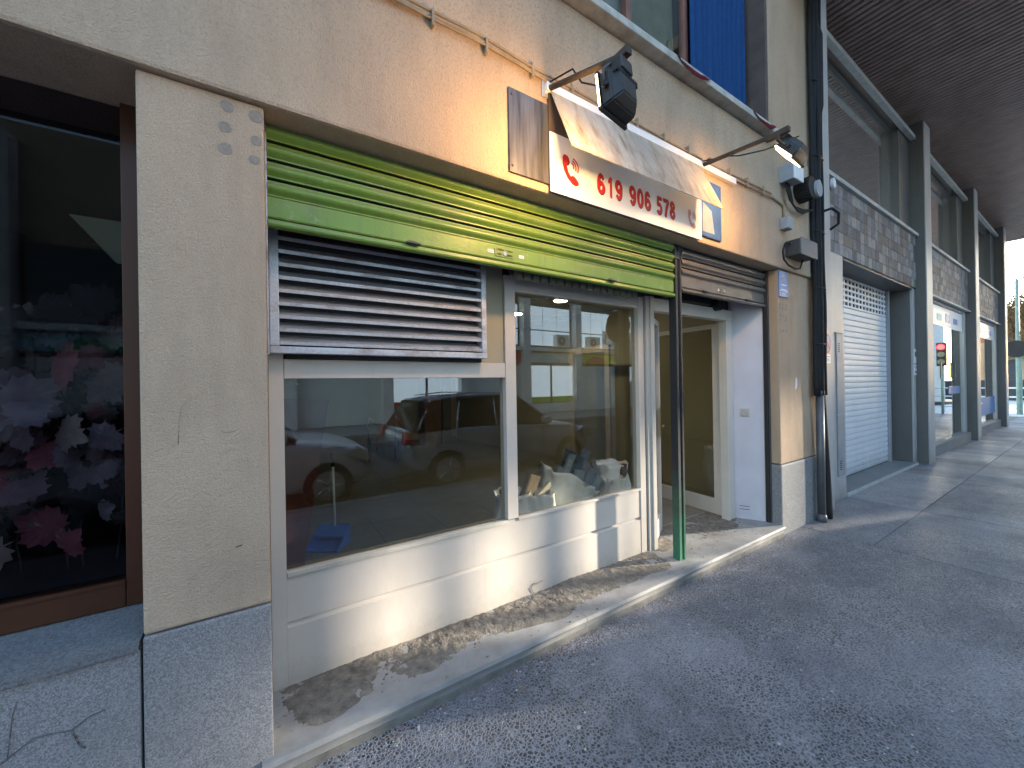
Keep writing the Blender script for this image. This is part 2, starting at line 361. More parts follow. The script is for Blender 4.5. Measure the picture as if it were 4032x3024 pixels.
def text_obj(name, s, x0, x1, y, z0, z1, m, parent, bold=0, depth=.002, mirror=False):
    cu = bpy.data.curves.new(name, 'FONT'); cu.body = s; cu.size = 1; cu.offset = bold; cu.extrude = 0
    to = bpy.data.objects.new(name+'_t', cu); COL.objects.link(to)
    dg = bpy.context.evaluated_depsgraph_get(); me = bpy.data.meshes.new_from_object(to.evaluated_get(dg))
    bpy.data.objects.remove(to); bpy.data.curves.remove(cu)
    bm = bmesh.new(); bm.from_mesh(me); bpy.data.meshes.remove(me)
    xs = [v.co.x for v in bm.verts]; ys = [v.co.y for v in bm.verts]
    ax, bx, ay, by = min(xs), max(xs), min(ys), max(ys)
    for v in bm.verts:
        u = (v.co.x-ax)/(bx-ax); t = (v.co.y-ay)/(by-ay)
        if mirror: u = 1-u
        v.co = Vector((x0+u*(x1-x0), y, z0+t*(z1-z0)))
    r = bmesh.ops.extrude_face_region(bm, geom=bm.faces[:])
    bmesh.ops.translate(bm, verts=[v for v in r['geom'] if isinstance(v, bmesh.types.BMVert)], vec=(0, depth, 0))
    return finish(name, bm, m, parent)
def pane(name, x0, x1, y, z0, z1, parent, m='glass', **k):
    return box(name, x0, x1, y, y+.006, z0, z1, m, parent, 0, **k)

# ------------------------------------------------------------------ SETTING: ground
g = box('ground', -60, 120, -70, 60, -.6, -.16, 'asphalt', None, 0, kind='structure')
road = box('road', -40, 24.2, -8.6, -1.2, -.5, -.12, 'asphalt', None, 0, kind='structure')
for i in range(12):
    pass
sw = root('sidewalk', (0, 0, 0), None, None, kind='structure')
box('paving_bed', -6, 24, -1.05, 2.3, -.3, -.012, 'slate', sw, 0)
xs = [-6, -3.6, 1e9]
xj = [-6, -2.4, 4.65, 6.3, 8.7, 10.7, 11.8, 13.3, 14.5, 17.2, 19.4, 22, 24]
yj = [-1.05, .12, 1.2, 1.93]
for i in range(len(xj)-1):
    for j in range(3):
        a, b = xj[i], xj[i+1]; c, d = yj[j], yj[j+1]
        if i < 2:
            if j: continue
            d = yj[-1]
        smooth_ = (j == 2 and i in (3, 5, 7, 9, 10))
        bm = bmesh.new(); addbox(bm, a+.004, b-.004, c+.004, d-.004, -.05, random.uniform(-.0015, .0015), .004)
        finish('paving_slab', bm, 'pave_smooth' if smooth_ else 'pave', sw)
kerb = root('kerb', (0, -1.13, 0), None, None, kind='structure')
for i in range(30): box('kerb_stone', -6+i, -5.006+i, -1.21, -1.054, -.3, .004, 'granite2', kerb, .008)
xg = root('crossing_pavement', (30, 0, 0), None, None, kind='structure')
box('far_pavement', 24.2, 60, -1.2, 30, -.3, -.02, 'opppale', xg, 0)
opv = box('opposite_pavement', -40, 24, -11.7, -8.6, -.5, 0, 'granite2', None, .01, kind='structure')

# loose grit, stuff
bm = bmesh.new()
for i in range(2600):
    x = random.uniform(-.3, 6); y = 1.72-abs(random.gauss(0, .06)) if random.random() < .35 else random.uniform(.4, 1.7)
    s = random.uniform(.001, .0035) if random.random() < .9 else random.uniform(.004, .007)
    r = bmesh.ops.create_icosphere(bm, subdivisions=1, radius=s, matrix=Matrix.Translation((x, y, .001+s*.3)) @ Matrix.Diagonal((1, random.uniform(.5, 1), .6, 1)))
finish('grit', bm, 'concrete', None, kind='stuff', label='loose pale grit scattered on the dark pavement beside the step', cat='grit')

# ------------------------------------------------------------------ BUILDING 1
B = root('shop_building', (2.4, 1.77, 0), 'beige rendered building with granite base holding the vacant shop', 'building')
# beam and upper wall (opening for the upper window x .9..4.1, z 3.85..6.2)
def wall_piece(name, *a, m='stucco', bev=.012): return box(name, *a, m, B, bev)
bm = bmesh.new()
# front wall with an opening, one shell with eased lower edge
addbox(bm, -6, 5.17, 1.742, 2.30, 2.615, 3.80, .015)
finish('wall', bm, 'stucco', B)
box('wall', -6, .2, 1.744, 2.30, 3.802, 7.5, 'stucco', B, 0)
box('pilaster', 4.09, 5.17, 1.752, 2.30, 3.802, 9.5, 'stucco_r', B, .012)
box('wall', .202, 4.088, 1.746, 2.30, 6.3, 12, 'stucco', B, 0)
box('wall', -6, .2, 1.744, 2.30, 7.502, 12, 'stucco', B, 0)
box('wall', 4.09, 5.17, 1.744, 2.3, 9.502, 12, 'stucco', B, 0)
box('pillar', -.363, .004, 1.770, 2.45, .692, 2.613, 'stucco', B, .010)
box('granite_slab', -.363, .004, 1.764, 2.40, -.1, .686, 'granite', B, .006)
box('pillar', 4.245, 5.135, 1.770, 2.2, .692, 2.613, 'stucco_r', B, .010)
box('granite_slab', 4.235, 5.14, 1.764, 2.3, -.1, .684, 'granite2', B, .014)
# left bay below and above
box('granite_slab', -3.2, -.370, 1.770, 2.3, -.1, .650, 'granite', B, .004)
prism('window_sill', [(1.755, .655), (1.755, .678), (2.20, .716), (2.20, .655)], 'x', -3.2, -.372, 'sillstone', B)
box('granite_slab', -6, -3.21, 1.770, 2.3, -.1, 2.613, 'granite', B, .004)
# crack in the low wall: thin sunken mortar line following a broken path
bm = bmesh.new(); pts = []
x, z = -.95, .36
p = [(-.95, .38), (-.8, .42), (-.72, .40), (-.66, .44), (-.61, .475), (-.57, .47), (-.53, .46), (-.49, .485), (-.455, .49)]
for a, b in zip(p, p[1:]): addtube(bm, [(a[0], 1.769, a[1]), (b[0], 1.769, b[1])], .0022, 5)
for a, b in zip([(-.53, .46), (-.52, .43), (-.515, .41)], [(-.52, .43), (-.515, .41), (-.50, .39)]): addtube(bm, [(a[0], 1.769, a[1]), (b[0], 1.769, b[1])], .003, 5)
for a, b in zip([(-.66, .44), (-.655, .5), (-.65, .56)], [(-.655, .5), (-.65, .56), (-.64, .60)]): addtube(bm, [(a[0], 1.769, a[1]), (b[0], 1.769, b[1])], .0015, 5)
finish('crack_filler', bm, 'crackfill', B)
# glue stains on pillars
stains = [(-.11, 2.575, .021), (-.02, 2.57, .024), (-.118, 2.495, .020), (-.022, 2.475, .018), (-.118, 2.415, .021), (-.028, 2.40, .017)]
for sx, sz, sr in stains:
    poly = [(sx+sr*math.cos(a)*(1+random.uniform(-.12, .12)), sz+sr*math.sin(a)*(1+random.uniform(-.12, .12))) for a in [2*math.pi*i/16 for i in range(16)]]
    plate('glue_stain', poly, 1.7655, 1.771, 'inwall' if False else 'stain', B) if 'stain' in MT else None
MT['stain'] = simple('old_glue_stain', (.27, .225, .18), .7, 0, .25, 60)
for sx, sz, sr in stains:
    poly = [(sx+sr*math.cos(a)*(1+random.uniform(-.12, .12)), sz+sr*math.sin(a)*(1+random.uniform(-.12, .12))) for a in [2*math.pi*i/16 for i in range(16)]]
    plate('glue_stain', poly, 1.7685, 1.7715, 'stain', B)
for sx in (4.28, 4.345, 4.41):
    for sz in (2.27, 2.235, 2.16, 2.125, 2.01):
        if random.random() < .9:
            sr = .013; poly = [(sx+random.uniform(-.008, .008)+sr*math.cos(a), sz+sr*1.1*math.sin(a)) for a in [2*math.pi*i/10 for i in range(10)]]
            plate('glue_stain', poly, 1.7685, 1.7715, 'stain', B)
# scrapes on the left pillar
tube('scratch', [(-.265, 1.7705, 1.33), (-.262, 1.7706, 1.40), (-.255, 1.7706, 1.46), (-.235, 1.7706, 1.485), (-.205, 1.7706, 1.50)], .0016, 'scrape', B, 5)
tube('scratch', [(-.145, 1.7706, 1.365), (-.12, 1.7706, 1.36), (-.10, 1.7706, 1.365)], .0018, 'scrape', B, 5)
tube('scratch', [(-.105, 1.7706, .93), (-.085, 1.7706, .935)], .002, 'wood_dark', B, 5)
poly = [(4.58, 1.42), (4.61, 1.43), (4.635, 1.47), (4.63, 1.53), (4.61, 1.55), (4.59, 1.52), (4.585, 1.47)]
plate('chipped_plaster', poly, 1.768, 1.7715, 'white', B)
# upper window
sill = box('window_sill', .2, 4.13, 1.665, 1.90, 3.815, 3.868, 'concrete', B, .006)
box('window_reveal', 4.045, 4.088, 1.76, 2.3, 3.87, 6.29, 'brownreveal', B, .003)
wr = root('upper_window', (2.3, 1.95, 3.87), 'wooden upper window with a pale net curtain and a blue curtain above the stone sill', 'window')
box('frame_bottom', .25, 4.04, 1.93, 1.99, 3.872, 3.95, 'wood_win', wr)
for xx in (.25, 1.2, 2.02, 2.30, 3.02, 3.98): box('frame_post', xx, xx+.055, 1.935, 1.985, 3.952, 6.28, 'wood_win', wr)
pane('glass_pane', 1.26, 2.02, 1.958, 3.952, 6.28, wr); pane('glass_pane', 2.36, 3.015, 1.958, 3.952, 6.28, wr)
def curtain(name, x0, x1, y, z0, z1, m, parent, folds, amp=.02, **k):
    bm = bmesh.new(); n = folds*8; g_ = []
    for i in range(n+1):
        u = i/n; row = []
        for j in range(9):
            v = j/8; row.append(bm.verts.new((x0+u*(x1-x0), y+amp*math.sin(u*folds*2*math.pi+.6*math.sin(v*4))*(0.6+.4*v)+.01*noise.noise(Vector((u*9, v*2, 0))), z0+v*(z1-z0))))
        g_.append(row)
    for i in range(n):
        for j in range(8): bm.faces.new((g_[i][j], g_[i+1][j], g_[i+1][j+1], g_[i][j+1])).smooth = True
    bmesh.ops.solidify(bm, geom=bm.faces[:], thickness=.002)
    return finish(name, bm, m, parent, smooth=True, **k)
curtain('curtain', 3.06, 3.96, 1.90, 3.90, 6.27, 'curtain_blue', None, 11, .016, label='blue pleated curtain hanging over the right side of the upper window', cat='curtain')
curtain('curtain', 1.3, 3.0, 2.02, 3.95, 6.27, 'curtain_pale', None, 6, .025, label='pale grey net curtain behind the upper window glass', cat='curtain')
bm = bmesh.new(); addbox(bm, .2, 4.08, 2.35, 2.37, 3.87, 6.3); finish('room_back', bm, 'void', wr)
def cloth(x0, x1, lab):
    bm = bmesh.new(); n = 12; g_ = []
    for i in range(n+1):
        u = i/n; sag = math.sin(u*math.pi)
        prof = [(1.80, 3.89), (1.73, 3.885), (1.675, 3.873), (1.657, 3.855-.03*sag), (1.652, 3.845-.055*sag)]
        g_.append([bm.verts.new((x0+u*(x1-x0)+.01*math.sin(j*2), a, b+.012*noise.noise(Vector((u*6, j, x0))))) for j, (a, b) in enumerate(prof)])
    for i in range(n):
        for j in range(4): bm.faces.new((g_[i][j], g_[i+1][j], g_[i+1][j+1], g_[i][j+1]))
    bmesh.ops.solidify(bm, geom=bm.faces[:], thickness=.012)
    finish('cloth', bm, 'cloth', None, smooth=True, label=lab, cat='cloth')
cloth(2.52, 2.92, 'crimson cloth draped over the sill under the pale curtain')
cloth(3.6, 3.98, 'crimson cloth end lying on the sill under the blue curtain')

# interior
room = root('shop_interior', (2, 5, 0), None, None, kind='structure')
box('floor_base', -3.3, 5.2, 2.42, 9.5, -.1, .085, 'slate', room, 0)
ft = None
for i in range(14):
    for j in range(12):
        x0 = -3.3+i*.6; y0 = 2.424+j*.59
        if x0 > 4.8: continue
        if ft is None: ft = box('floor_tile', x0+.0015, x0+.5985, y0+.0015, y0+.5885, .06, .1, 'floor', room, .001); fx, fy = x0, y0
        else: share(ft, room, x0-fx, y0-fy)
box('back_wall', -3.3, 5.2, 9.4, 9.5, .1, 2.7, 'inwall', room, 0)
box('left_wall', -.40, -.30, 2.46, 9.4, .1, 2.7, 'inwall', room, 0)
prism('right_wall', [(4.23, 9.39), (4.5, 7.48), (4.76, 5.53), (4.80, 2.45), (5.0, 2.45), (5.0, 9.39)], 'z', .1, 2.7, 'inwall', room)
box('ceiling', -3.3, 5.2, 2.32, 9.4, 2.7, 2.8, 'ceil', room, 0)
box('skirting', -.3, 4.2, 9.37, 9.4, .1, .19, 'inbrown', room, 0)
box('column', 3.2, 3.62, 8.95, 9.35, .1, 2.7, 'inbrown', room, 0)
box('dark_door_jamb', 3.64, 3.86, 8.9, 8.98, .1, 2.7, 'slate', room, 0)
for lx, ly, nm in ((3.47, 4.14, 'round ceiling lamp glowing just inside the second shop window'), (3.48, 5.28, 'small ceiling lamp glowing deeper inside the shop')):
    t = root('ceiling_lamp', (lx, ly, 2.66), nm, 'ceiling lamp', 'ceiling lamps in the shop')
    bm = bmesh.new(); addprism(bm, disc_pts(lx, ly, .11), 'z', 2.68, 2.70); finish('lamp_ring', bm, 'white', t)
    bm = bmesh.new(); addprism(bm, disc_pts(lx, ly, .085), 'z', 2.672, 2.679); finish('lamp_disc', bm, 'ceilglow', t)
# pipes standing out of the floor
for i, (px_, py_, lab) in enumerate(((1.62, 7.6, 'capped black pipe stub with a bent hose rising from the shop floor, left one'), (2.12, 7.6, 'capped black pipe stub with a bent hose rising from the shop floor, right one'))):
    t = root('pipe_stub', (px_, py_, .1), lab, 'pipe', 'pipe stubs in the shop floor')
    tube('pipe', [(px_, py_, .1), (px_, py_, .55)], .03, 'black', t)
    tube('hose', [(px_, py_, .5), (px_-.02, py_, .8), (px_, py_, .95), (px_+.08, py_, .85), (px_+.14, py_, .6), (px_+.13, py_, .3)], .012, 'chrome', t, 6)
# dark red board leaning
bm = bmesh.new(); addprism(bm, [(-.28, .1), (.23, .1), (.43, 1.42), (-.28, 1.46)], 'y', 3.48, 3.51)
finish('board', bm, 'inred', None, label='dark red board standing on edge inside the shop at the left of the window', cat='board')
# window bracket
t = root('wall_bracket', (.12, 2.22, 1.55), 'small grey metal bracket hanging in the top left corner of the first shop window', 'bracket')
box('bracket_body', .075, .12, 2.2, 2.24, 1.53, 1.565, 'darkmetal', t); tube('bracket_bolt', [(.10, 2.21, 1.54), (.135, 2.21, 1.54)], .006, 'chrome', t)

# ------------------------------------------------------------------ SHOPFRONT FRAME
F = root('shopfront', (1.35, 2.13, .1), 'cream painted wooden shopfront frame with two display windows and a low panel', 'shopfront')
box('stile', .006, .068, 2.128, 2.20, .1, 2.5, 'cream', F)
box('top_rail', .070, 1.308, 2.130, 2.20, 1.567, 1.66, 'cream', F)
box('mullion', 1.310, 1.390, 2.127, 2.21, .641, 2.235, 'cream', F)
box('top_rail', 1.392, 2.608, 2.129, 2.20, 2.140, 2.235, 'cream', F)
box('stile', 2.610, 2.676, 2.128, 2.20, .1, 2.235, 'cream', F)
def panel(x0, x1):
    bm = bmesh.new()
    addprism(bm, [(2.132, .09), (2.132, .375), (2.150, .383), (2.150, .392), (2.136, .402), (2.136, .634), (2.19, .634), (2.19, .09)], 'x', x0, x1)
    finish('lower_panel', bm, 'cream', F)
panel(.069, 2.609)
box('window_bead', .07, 1.306, 2.124, 2.150, .618, .640, 'rim_grey', F, .002); box('window_bead', 1.392, 2.608, 2.126, 2.15, .622, .640, 'rim_grey', F, .002)
pane('glass_pane', .07, 1.308, 2.165, .64, 1.567, F); pane('glass_pane', 1.392, 2.608, 2.165, .64, 2.14, F)
box('gap_strip', 2.678, 2.698, 2.150, 2.20, .1, 2.235, 'void', F, 0)
box('door_post', 2.700, 2.742, 2.118, 2.22, .09, 2.25, 'cream', F); box('door_post', 2.744, 2.790, 2.105, 2.22, .09, 2.25, 'cream', F)
box('transom', 2.792, 4.07, 2.125, 2.20, 2.138, 2.245, 'cream2', F)
box('door_post', 3.945, 3.985, 2.12, 2.20, .09, 2.136, 'cream2', F); box('door_post', 3.987, 4.075, 2.13, 2.20, .09, 2.136, 'cream2', F)
# over the frames: recess closing board
box('head_board', .07, 1.308, 2.18, 2.22, 1.662, 2.61, 'brownreveal', F, 0)
box('head_board', 1.31, 2.79, 2.18, 2.22, 2.237, 2.61, 'brownreveal', F, 0)
box('head_board', 2.792, 4.2, 2.17, 2.22, 2.247, 2.61, 'brownreveal', F, 0)
box('side_board', 1.14, 1.306, 2.145, 2.178, 1.662, 2.60, 'inwall', F, 0)
bm = bmesh.new(); addprism(bm, [(4.08, 2.15), (4.22, 1.905), (4.245, 1.905), (4.245, 2.3), (4.08, 2.3)], 'z', .09, 2.6); ww = finish('white_reveal', bm, 'white', F)
# lower switch plate & vent on the splay wall
sv = Vector((4.22-4.08, 1.905-2.15, 0)).normalized(); nv = Vector((-sv.y, sv.x, 0)) * -1
def on_splay(name, u, z, hw, hh, th, m, parent):
    c = Vector((4.08, 2.15, z)) + sv*u; n = Vector((sv.y, -sv.x, 0))
    bm = bmesh.new(); vs = addbox(bm, -hw, hw, -th, 0.0, -hh, hh, .003)
    ang = math.atan2(sv.y, sv.x)
    bmesh.ops.rotate(bm, verts=bm.verts, cent=(0, 0, 0), matrix=Matrix.Rotation(ang, 3, 'Z')); bmesh.ops.translate(bm, verts=bm.verts, vec=c)
    return finish(name, bm, m, parent)
t = root('light_switch', (4.13, 2.05, 1.2), 'square cream switch plate on the white entrance wall', 'switch')
on_splay('back_plate', .115, 1.195, .042, .042, .008, 'rim_grey', t); on_splay('rocker', .115, 1.195, .030, .030, .014, 'concrete', t)
t = root('wall_vent', (4.13, 2.05, .2), 'low plastic vent with a slot at the foot of the white entrance wall', 'vent')
on_splay('vent_plate', .10, .21, .06, .055, .005, 'white', t); on_splay('vent_slot', .10, .20, .045, .003, .007, 'void', t); on_splay('vent_slot', .10, .232, .045, .003, .007, 'void', t)
# duct opening above the door
t = root('ventilation_duct', (3.3, 2.05, 2.25), 'black duct box above the entrance door under the grey shutter', 'duct')
box('duct_box', 2.86, 3.58, 2.06, 2.16, 2.247, 2.33, 'void', t, .004)
bm = bmesh.new(); addprism(bm, disc_pts(3.76, 2.27, .055), 'y', 2.07, 2.168); finish('round_inlet', bm, 'void', t)
# toothed strip under the green shutter
ts = root('toothed_strip', (1.9, 1.98, 2.2), 'olive metal strip with a row of hanging teeth just under the green shutter', 'strip')
box('backing_strip', 1.28, 2.46, 2.00, 2.02, 2.2, 2.30, 'darkmetal', ts, 0)
tooth = None
for i in range(17):
    x0 = 1.30+i*.067
    if tooth is None:
        bm = bmesh.new(); addprism(bm, [(x0, 2.23), (x0, 2.178), (x0+.038, 2.170), (x0+.048, 2.19), (x0+.048, 2.23)], 'y', 1.975, 1.998); tooth = finish('tooth', bm, MT['olive'], ts)
    else: share(tooth, ts, i*.067)

# door leaves
def door_leaf(p0, p1, z0, z1, lab, stile=.09, handle=True):
    p0 = Vector((*p0, 0)); p1 = Vector((*p1, 0)); L = (p1-p0).length; ang = math.atan2(p1.y-p0.y, p1.x-p0.x)
    r = root('door_leaf', (p0.x, p0.y, z0), lab, 'door')
    def pt(name, x0, x1, y0, y1, za, zb, m):
        bm = bmesh.new(); addbox(bm, x0, x1, y0, y1, za, zb, .003)
        bmesh.ops.rotate(bm, verts=bm.verts, cent=(0, 0, 0), matrix=Matrix.Rotation(ang, 3, 'Z')); bmesh.ops.translate(bm, verts=bm.verts, vec=p0)
        return finish(name, bm, m, r)
    fs = stile*.55; pt('stile', 0, stile, -.02, .02, z0, z1, 'cream2'); pt('stile', L-fs, L, -.02, .02, z0, z1, 'cream2')
    pt('rail', stile, L-fs, -.019, .019, z0, z0+.16, 'cream2'); pt('rail', stile, L-fs, -.019, .019, z1-.05, z1, 'cream2')
    pt('glass_pane', stile, L-fs, -.003, .003, z0+.16, z1-.05, 'glass')
    if handle:
        h = pt('lock_plate', L-.06, L-.03, -.024, -.0205, 1.0, 1.28, 'gold'); pt('lock_plate', L-.002, L+.001, -.01, .01, .95, 1.25, 'chrome')
        pt('handle', L-.12, L-.035, -.06, -.045, 1.1, 1.115, 'gold')
    return r
door_leaf((2.80, 2.17), (3.185, 2.375), .105, 2.10, 'narrow cream door leaf ajar with a brass lock, left side of the entrance', .055)
door_leaf((4.03, 2.215), (4.10, 3.16), .105, 2.132, 'wide cream glazed door leaf swung fully open against the right side of the entrance', .10, False)
# interior glazed door further back
t = root('interior_door', (4.3, 4.4, .1), 'light wood glazed inner door standing behind the rubble bags', 'door')
for yy in (4.05, 4.85): box('stile', 4.30, 4.34, yy, yy+.09, .1, 2.1, 'wood_light', t)
box('rail', 4.30, 4.34, 4.14, 4.85, .1, .25, 'wood_light', t); box('rail', 4.30, 4.34, 4.14, 4.85, 2.0, 2.1, 'wood_light', t)
box('glass_pane', 4.315, 4.321, 4.14, 4.85, .25, 2.0, 'glass', t, 0)
t = root('canister', (4.4, 3.4, .1), 'small red plastic canister on the floor behind the open door glass', 'canister')
box('canister_body', 4.35, 4.5, 3.3, 3.42, .1, .33, 'red_pot', t, .02); tube('cap', [(4.42, 3.36, .32), (4.42, 3.36, .37)], .025, 'black', t)

# ------------------------------------------------------------------ STEP
st = root('entrance_step', (2.1, 1.95, 0), 'long grey stone step with a two tier front edge under the shopfront', 'step')
bm = bmesh.new()
prof = [(1.735, .068), (1.731, .082), (1.737, .0985), (1.742, .1), (2.424, .1), (2.424, .02), (1.752, .02), (1.752, .064)]
cuts = [-.035, 1.62, 2.95, 4.232]
for a, b in zip(cuts, cuts[1:]):
    bm = bmesh.new(); addprism(bm, prof, 'x', a+.001, b-.001); finish('tread_slab', bm, 'stepstone', st)
box('riser', -.03, 4.23, 1.758, 2.2, -.06, .062, 'stepdirty', st, .004)
box('riser_foot', -.03, 4.23, 1.746, 1.9, -.06, .030, 'stepdirty', st, .004)
# dirt and mortar residue
def dirt(name, x0, x1, y0, y1, nx, ny, h, seed, lab):
    bm = bmesh.new(); G = []
    for i in range(nx+1):
        u = i/nx; row = []
        for j in range(ny+1):
            v = j/ny; X = x0+u*(x1-x0); Yv = y0+v*(y1-y0)
            n1 = noise.noise(Vector((X*3, Yv*6, seed))); n2 = noise.noise(Vector((X*22, Yv*22, seed))); n3 = noise.noise(Vector((X*70, Yv*70, seed)))
            edge = min(1, u*12, (1-u)*12)*min(1, (v+.25*n1-.12)*4)
            row.append(bm.verts.new((X, Yv, .0985 + h*(edge*(.5+.8*n1) + .4*n2*max(edge, 0) + .22*n3*max(edge, .1)))))
        G.append(row)
    for i in range(nx):
        for j in range(ny): bm.faces.new((G[i][j], G[i+1][j], G[i+1][j+1], G[i][j+1])).smooth = True
    finish(name, bm, 'dirt', None, kind='stuff', label=lab, cat='dirt')
dirt('dirt', .0, 2.72, 1.80, 2.134, 420, 54, .014, 3.1, 'brown mortar dirt crusted along the step below the shop panel')
dirt('dirt', 2.70, 4.1, 1.95, 2.4, 240, 70, .006, 8.3, 'thin grey dirt spread on the step in front of the open doorway')
bm = bmesh.new()
for i in range(500):
    x = random.uniform(0, 4.1); y = random.uniform(1.84, 2.12) if random.random() < .8 else random.uniform(1.75, 2.1); s = random.uniform(.0015, .005) if random.random() < .93 else random.uniform(.006, .011)
    bmesh.ops.create_icosphere(bm, subdivisions=1, radius=s, matrix=Matrix.Translation((x, y, .1025)) @ Matrix.Diagonal((1, random.uniform(.5, 1), .6, 1)))
finish('crumbs', bm, 'dirt', None, kind='stuff', label='loose crumbs of mortar lying on the step', cat='crumbs')
# crack / cable line at the panel's foot
tube('wire', [(1.50, 2.126, .112), (1.48, 2.126, .15), (1.50, 2.127, .172), (1.53, 2.127, .165), (1.58, 2.127, .172)], .003, 'stain', None, 6, label='thin dirty wire end bent up against the foot of the cream panel', cat='wire')
# dry leaves on the pavement
def leaf_mesh(s, curl=.3):
    bm = bmesh.new(); base = [(0, -.5), (.18, -.25), (.45, -.35), (.33, -.05), (.55, .12), (.28, .2), (.3, .42), (.1, .3), (0, .6), (-.1, .3), (-.3, .42), (-.28, .2), (-.55, .12), (-.33, -.05), (-.45, -.35), (-.18, -.25)]
    c = bm.verts.new((0, 0, 0)); vs = [bm.verts.new((a*s, b*s, curl*s*(a*a+b*b)+.15*s*random.uniform(-1, 1)*abs(a))) for a, b in base]
    for i in range(len(vs)): bm.faces.new((c, vs[i], vs[(i+1) % len(vs)]))
    return bm
spots = [(1.42, 1.64, .028, 'pale dry leaf at the foot of the step near the camera'), (2.28, 1.66, .024, 'orange dry leaf at the foot of the step below the second window'), (1.05, 1.60, .018, 'small crumpled dry leaf on the pavement left of the pale leaf'), (3.3, 1.63, .016, 'tiny dry leaf by the step near the green post')]
for x, y, s, lab in spots:
    bm = leaf_mesh(s, .6); bmesh.ops.rotate(bm, verts=bm.verts, cent=(0, 0, 0), matrix=Euler((random.uniform(-.5, .5), random.uniform(-.5, .5), random.uniform(0, 6))).to_matrix())
    bmesh.ops.translate(bm, verts=bm.verts, vec=(x, y, .012)); bmesh.ops.solidify(bm, geom=bm.faces[:], thickness=.0006)
    finish('dry_leaf', bm, 'leaf', None, label=lab, cat='leaf', group='dry leaves along the step')
bm = bmesh.new()
for i in range(160):
    x = random.uniform(.4, 2.4); y = 1.725-abs(random.gauss(0, .02)); a = random.uniform(0, 6); L = random.uniform(.006, .03)
    addtube(bm, [(x, y, .003), (x+L*.5*math.cos(a), y+L*.5*math.sin(a), .003+L*.5), (x+L*math.cos(a), y+L*math.sin(a), .004)], .0007, 4)
finish('debris', bm, 'leaf', None, kind='stuff', label='dry straw and leaf debris gathered along the foot of the step', cat='debris')

# ------------------------------------------------------------------ SHUTTERS
def slat_profile(h, y, bulge):
    pts = []
    for i in range(11):
        t = i/10; z = h*t
        b = bulge*math.sin(math.pi*min(1, max(0, (t-.14)/.80)))**.8 if .14 < t < .94 else 0
        pts.append((y-b-(.003 if t > .93 else 0), z))
    return pts
def shutter(name, x0, x1, zb, ztop, m, lab, handles, plate_x, stickers, bar_h, seam=.078):
    r = root(name, ((x0+x1)/2, 1.88, zb), lab, 'roller shutter')
    y = 1.882
    # bottom bar
    bm = bmesh.new()
    addprism(bm, [(y, zb+.036), (y-.004, zb+.042), (y-.004, zb+bar_h-.006), (y, zb+bar_h), (y+.02, zb+bar_h), (y+.02, zb+.036)], 'x', x0, x1); finish('bottom_bar', bm, m, r)
    bm = bmesh.new(); addprism(bm, [(y-.014, zb), (y-.018, zb+.008), (y-.014, zb+.024), (y-.002, zb+.031), (y+.02, zb+.031), (y+.02, zb)], 'x', x0, x1); finish('bottom_lip', bm, m, r)
    z = zb+bar_h+.003; first = None; z0_ = z
    while z < ztop:
        if first is None:
            pr = slat_profile(seam-.016, y, .019); pr = [(a, b+z) for a, b in pr]+[(y+.012, z+seam-.016), (y+.012, z)]
            bm = bmesh.new(); addprism(bm, pr, 'x', x0, x1); first = finish('slat', bm, m, r)
        else: share(first, r, 0, 0, z-z0_)
        z += seam
    box('slat_backing', x0, x1, y+.021, y+.026, zb, ztop, 'void', r, 0)
    for hx in handles:
        bm = bmesh.new(); addbox(bm, hx-.035, hx+.035, y-.035, y-.012, zb+.028, zb+.036, .002); addbox(bm, hx-.02, hx+.02, y-.02, y-.006, zb+.02, zb+.046, .003)
        finish('pull_latch', bm, 'darkmetal', r)
    for sx, sw_ in stickers:
        sk = box('sticker', sx, sx+sw_, y-.0055, y-.0038, zb+.068, zb+.086, 'signwhite', r, 0)
        box('sticker_print', sx+.004, sx+sw_-.004, y-.0062, y-.0054, zb+.075, zb+.079, 'redpale', sk, 0)
    px0, px1 = plate_x
    lp = None
    bm = bmesh.new(); a, b = zb+.056, zb+.106
    addprism(bm, [(px0+.008, a), (px1-.008, a), (px1, a+.008), (px1, b-.008), (px1-.008, b), (px0+.008, b), (px0, b-.008), (px0, a+.008)], 'y', y-.008, y-.0038); lp = finish('lock_plate', bm, m, r)
    bm = bmesh.new(); addprism(bm, disc_pts((px0+px1)/2, zb+.074, .011), 'y', y-.013, y-.008); finish('lock_cylinder', bm, 'chrome', lp)
    return r, lp, (px0, px1, a, b, y)
r, lp, q = shutter('roller_shutter', .012, 2.735, 2.195, 2.66, 'green', 'lime green roller shutter half lowered over the shop window', (.62, 2.02), (1.095, 1.225), ((1.05, .04), (1.26, .035)), .125)
text_obj('plate_lettering', 'J RIERA   Tallers', q[0]+.012, q[1]-.012, q[4]-.0095, q[3]-.020, q[3]-.007, 'redshade', lp, .01, .001)
text_obj('plate_lettering', 'CAMOS', q[0]+.012, q[0]+.045, q[4]-.0095, q[2]+.008, q[2]+.018, 'redshade', lp, .01, .001)
text_obj('plate_lettering', 'GERONA', q[1]-.05, q[1]-.012, q[4]-.0095, q[2]+.008, q[2]+.018, 'redshade', lp, .01, .001)
shutter('roller_shutter', 2.835, 4.205, 2.25, 2.66, 'greymetal', 'dirty grey metal roller shutter rolled up above the entrance', (3.15, 3.85), (3.40, 3.50), ((3.37, .022),), .125)
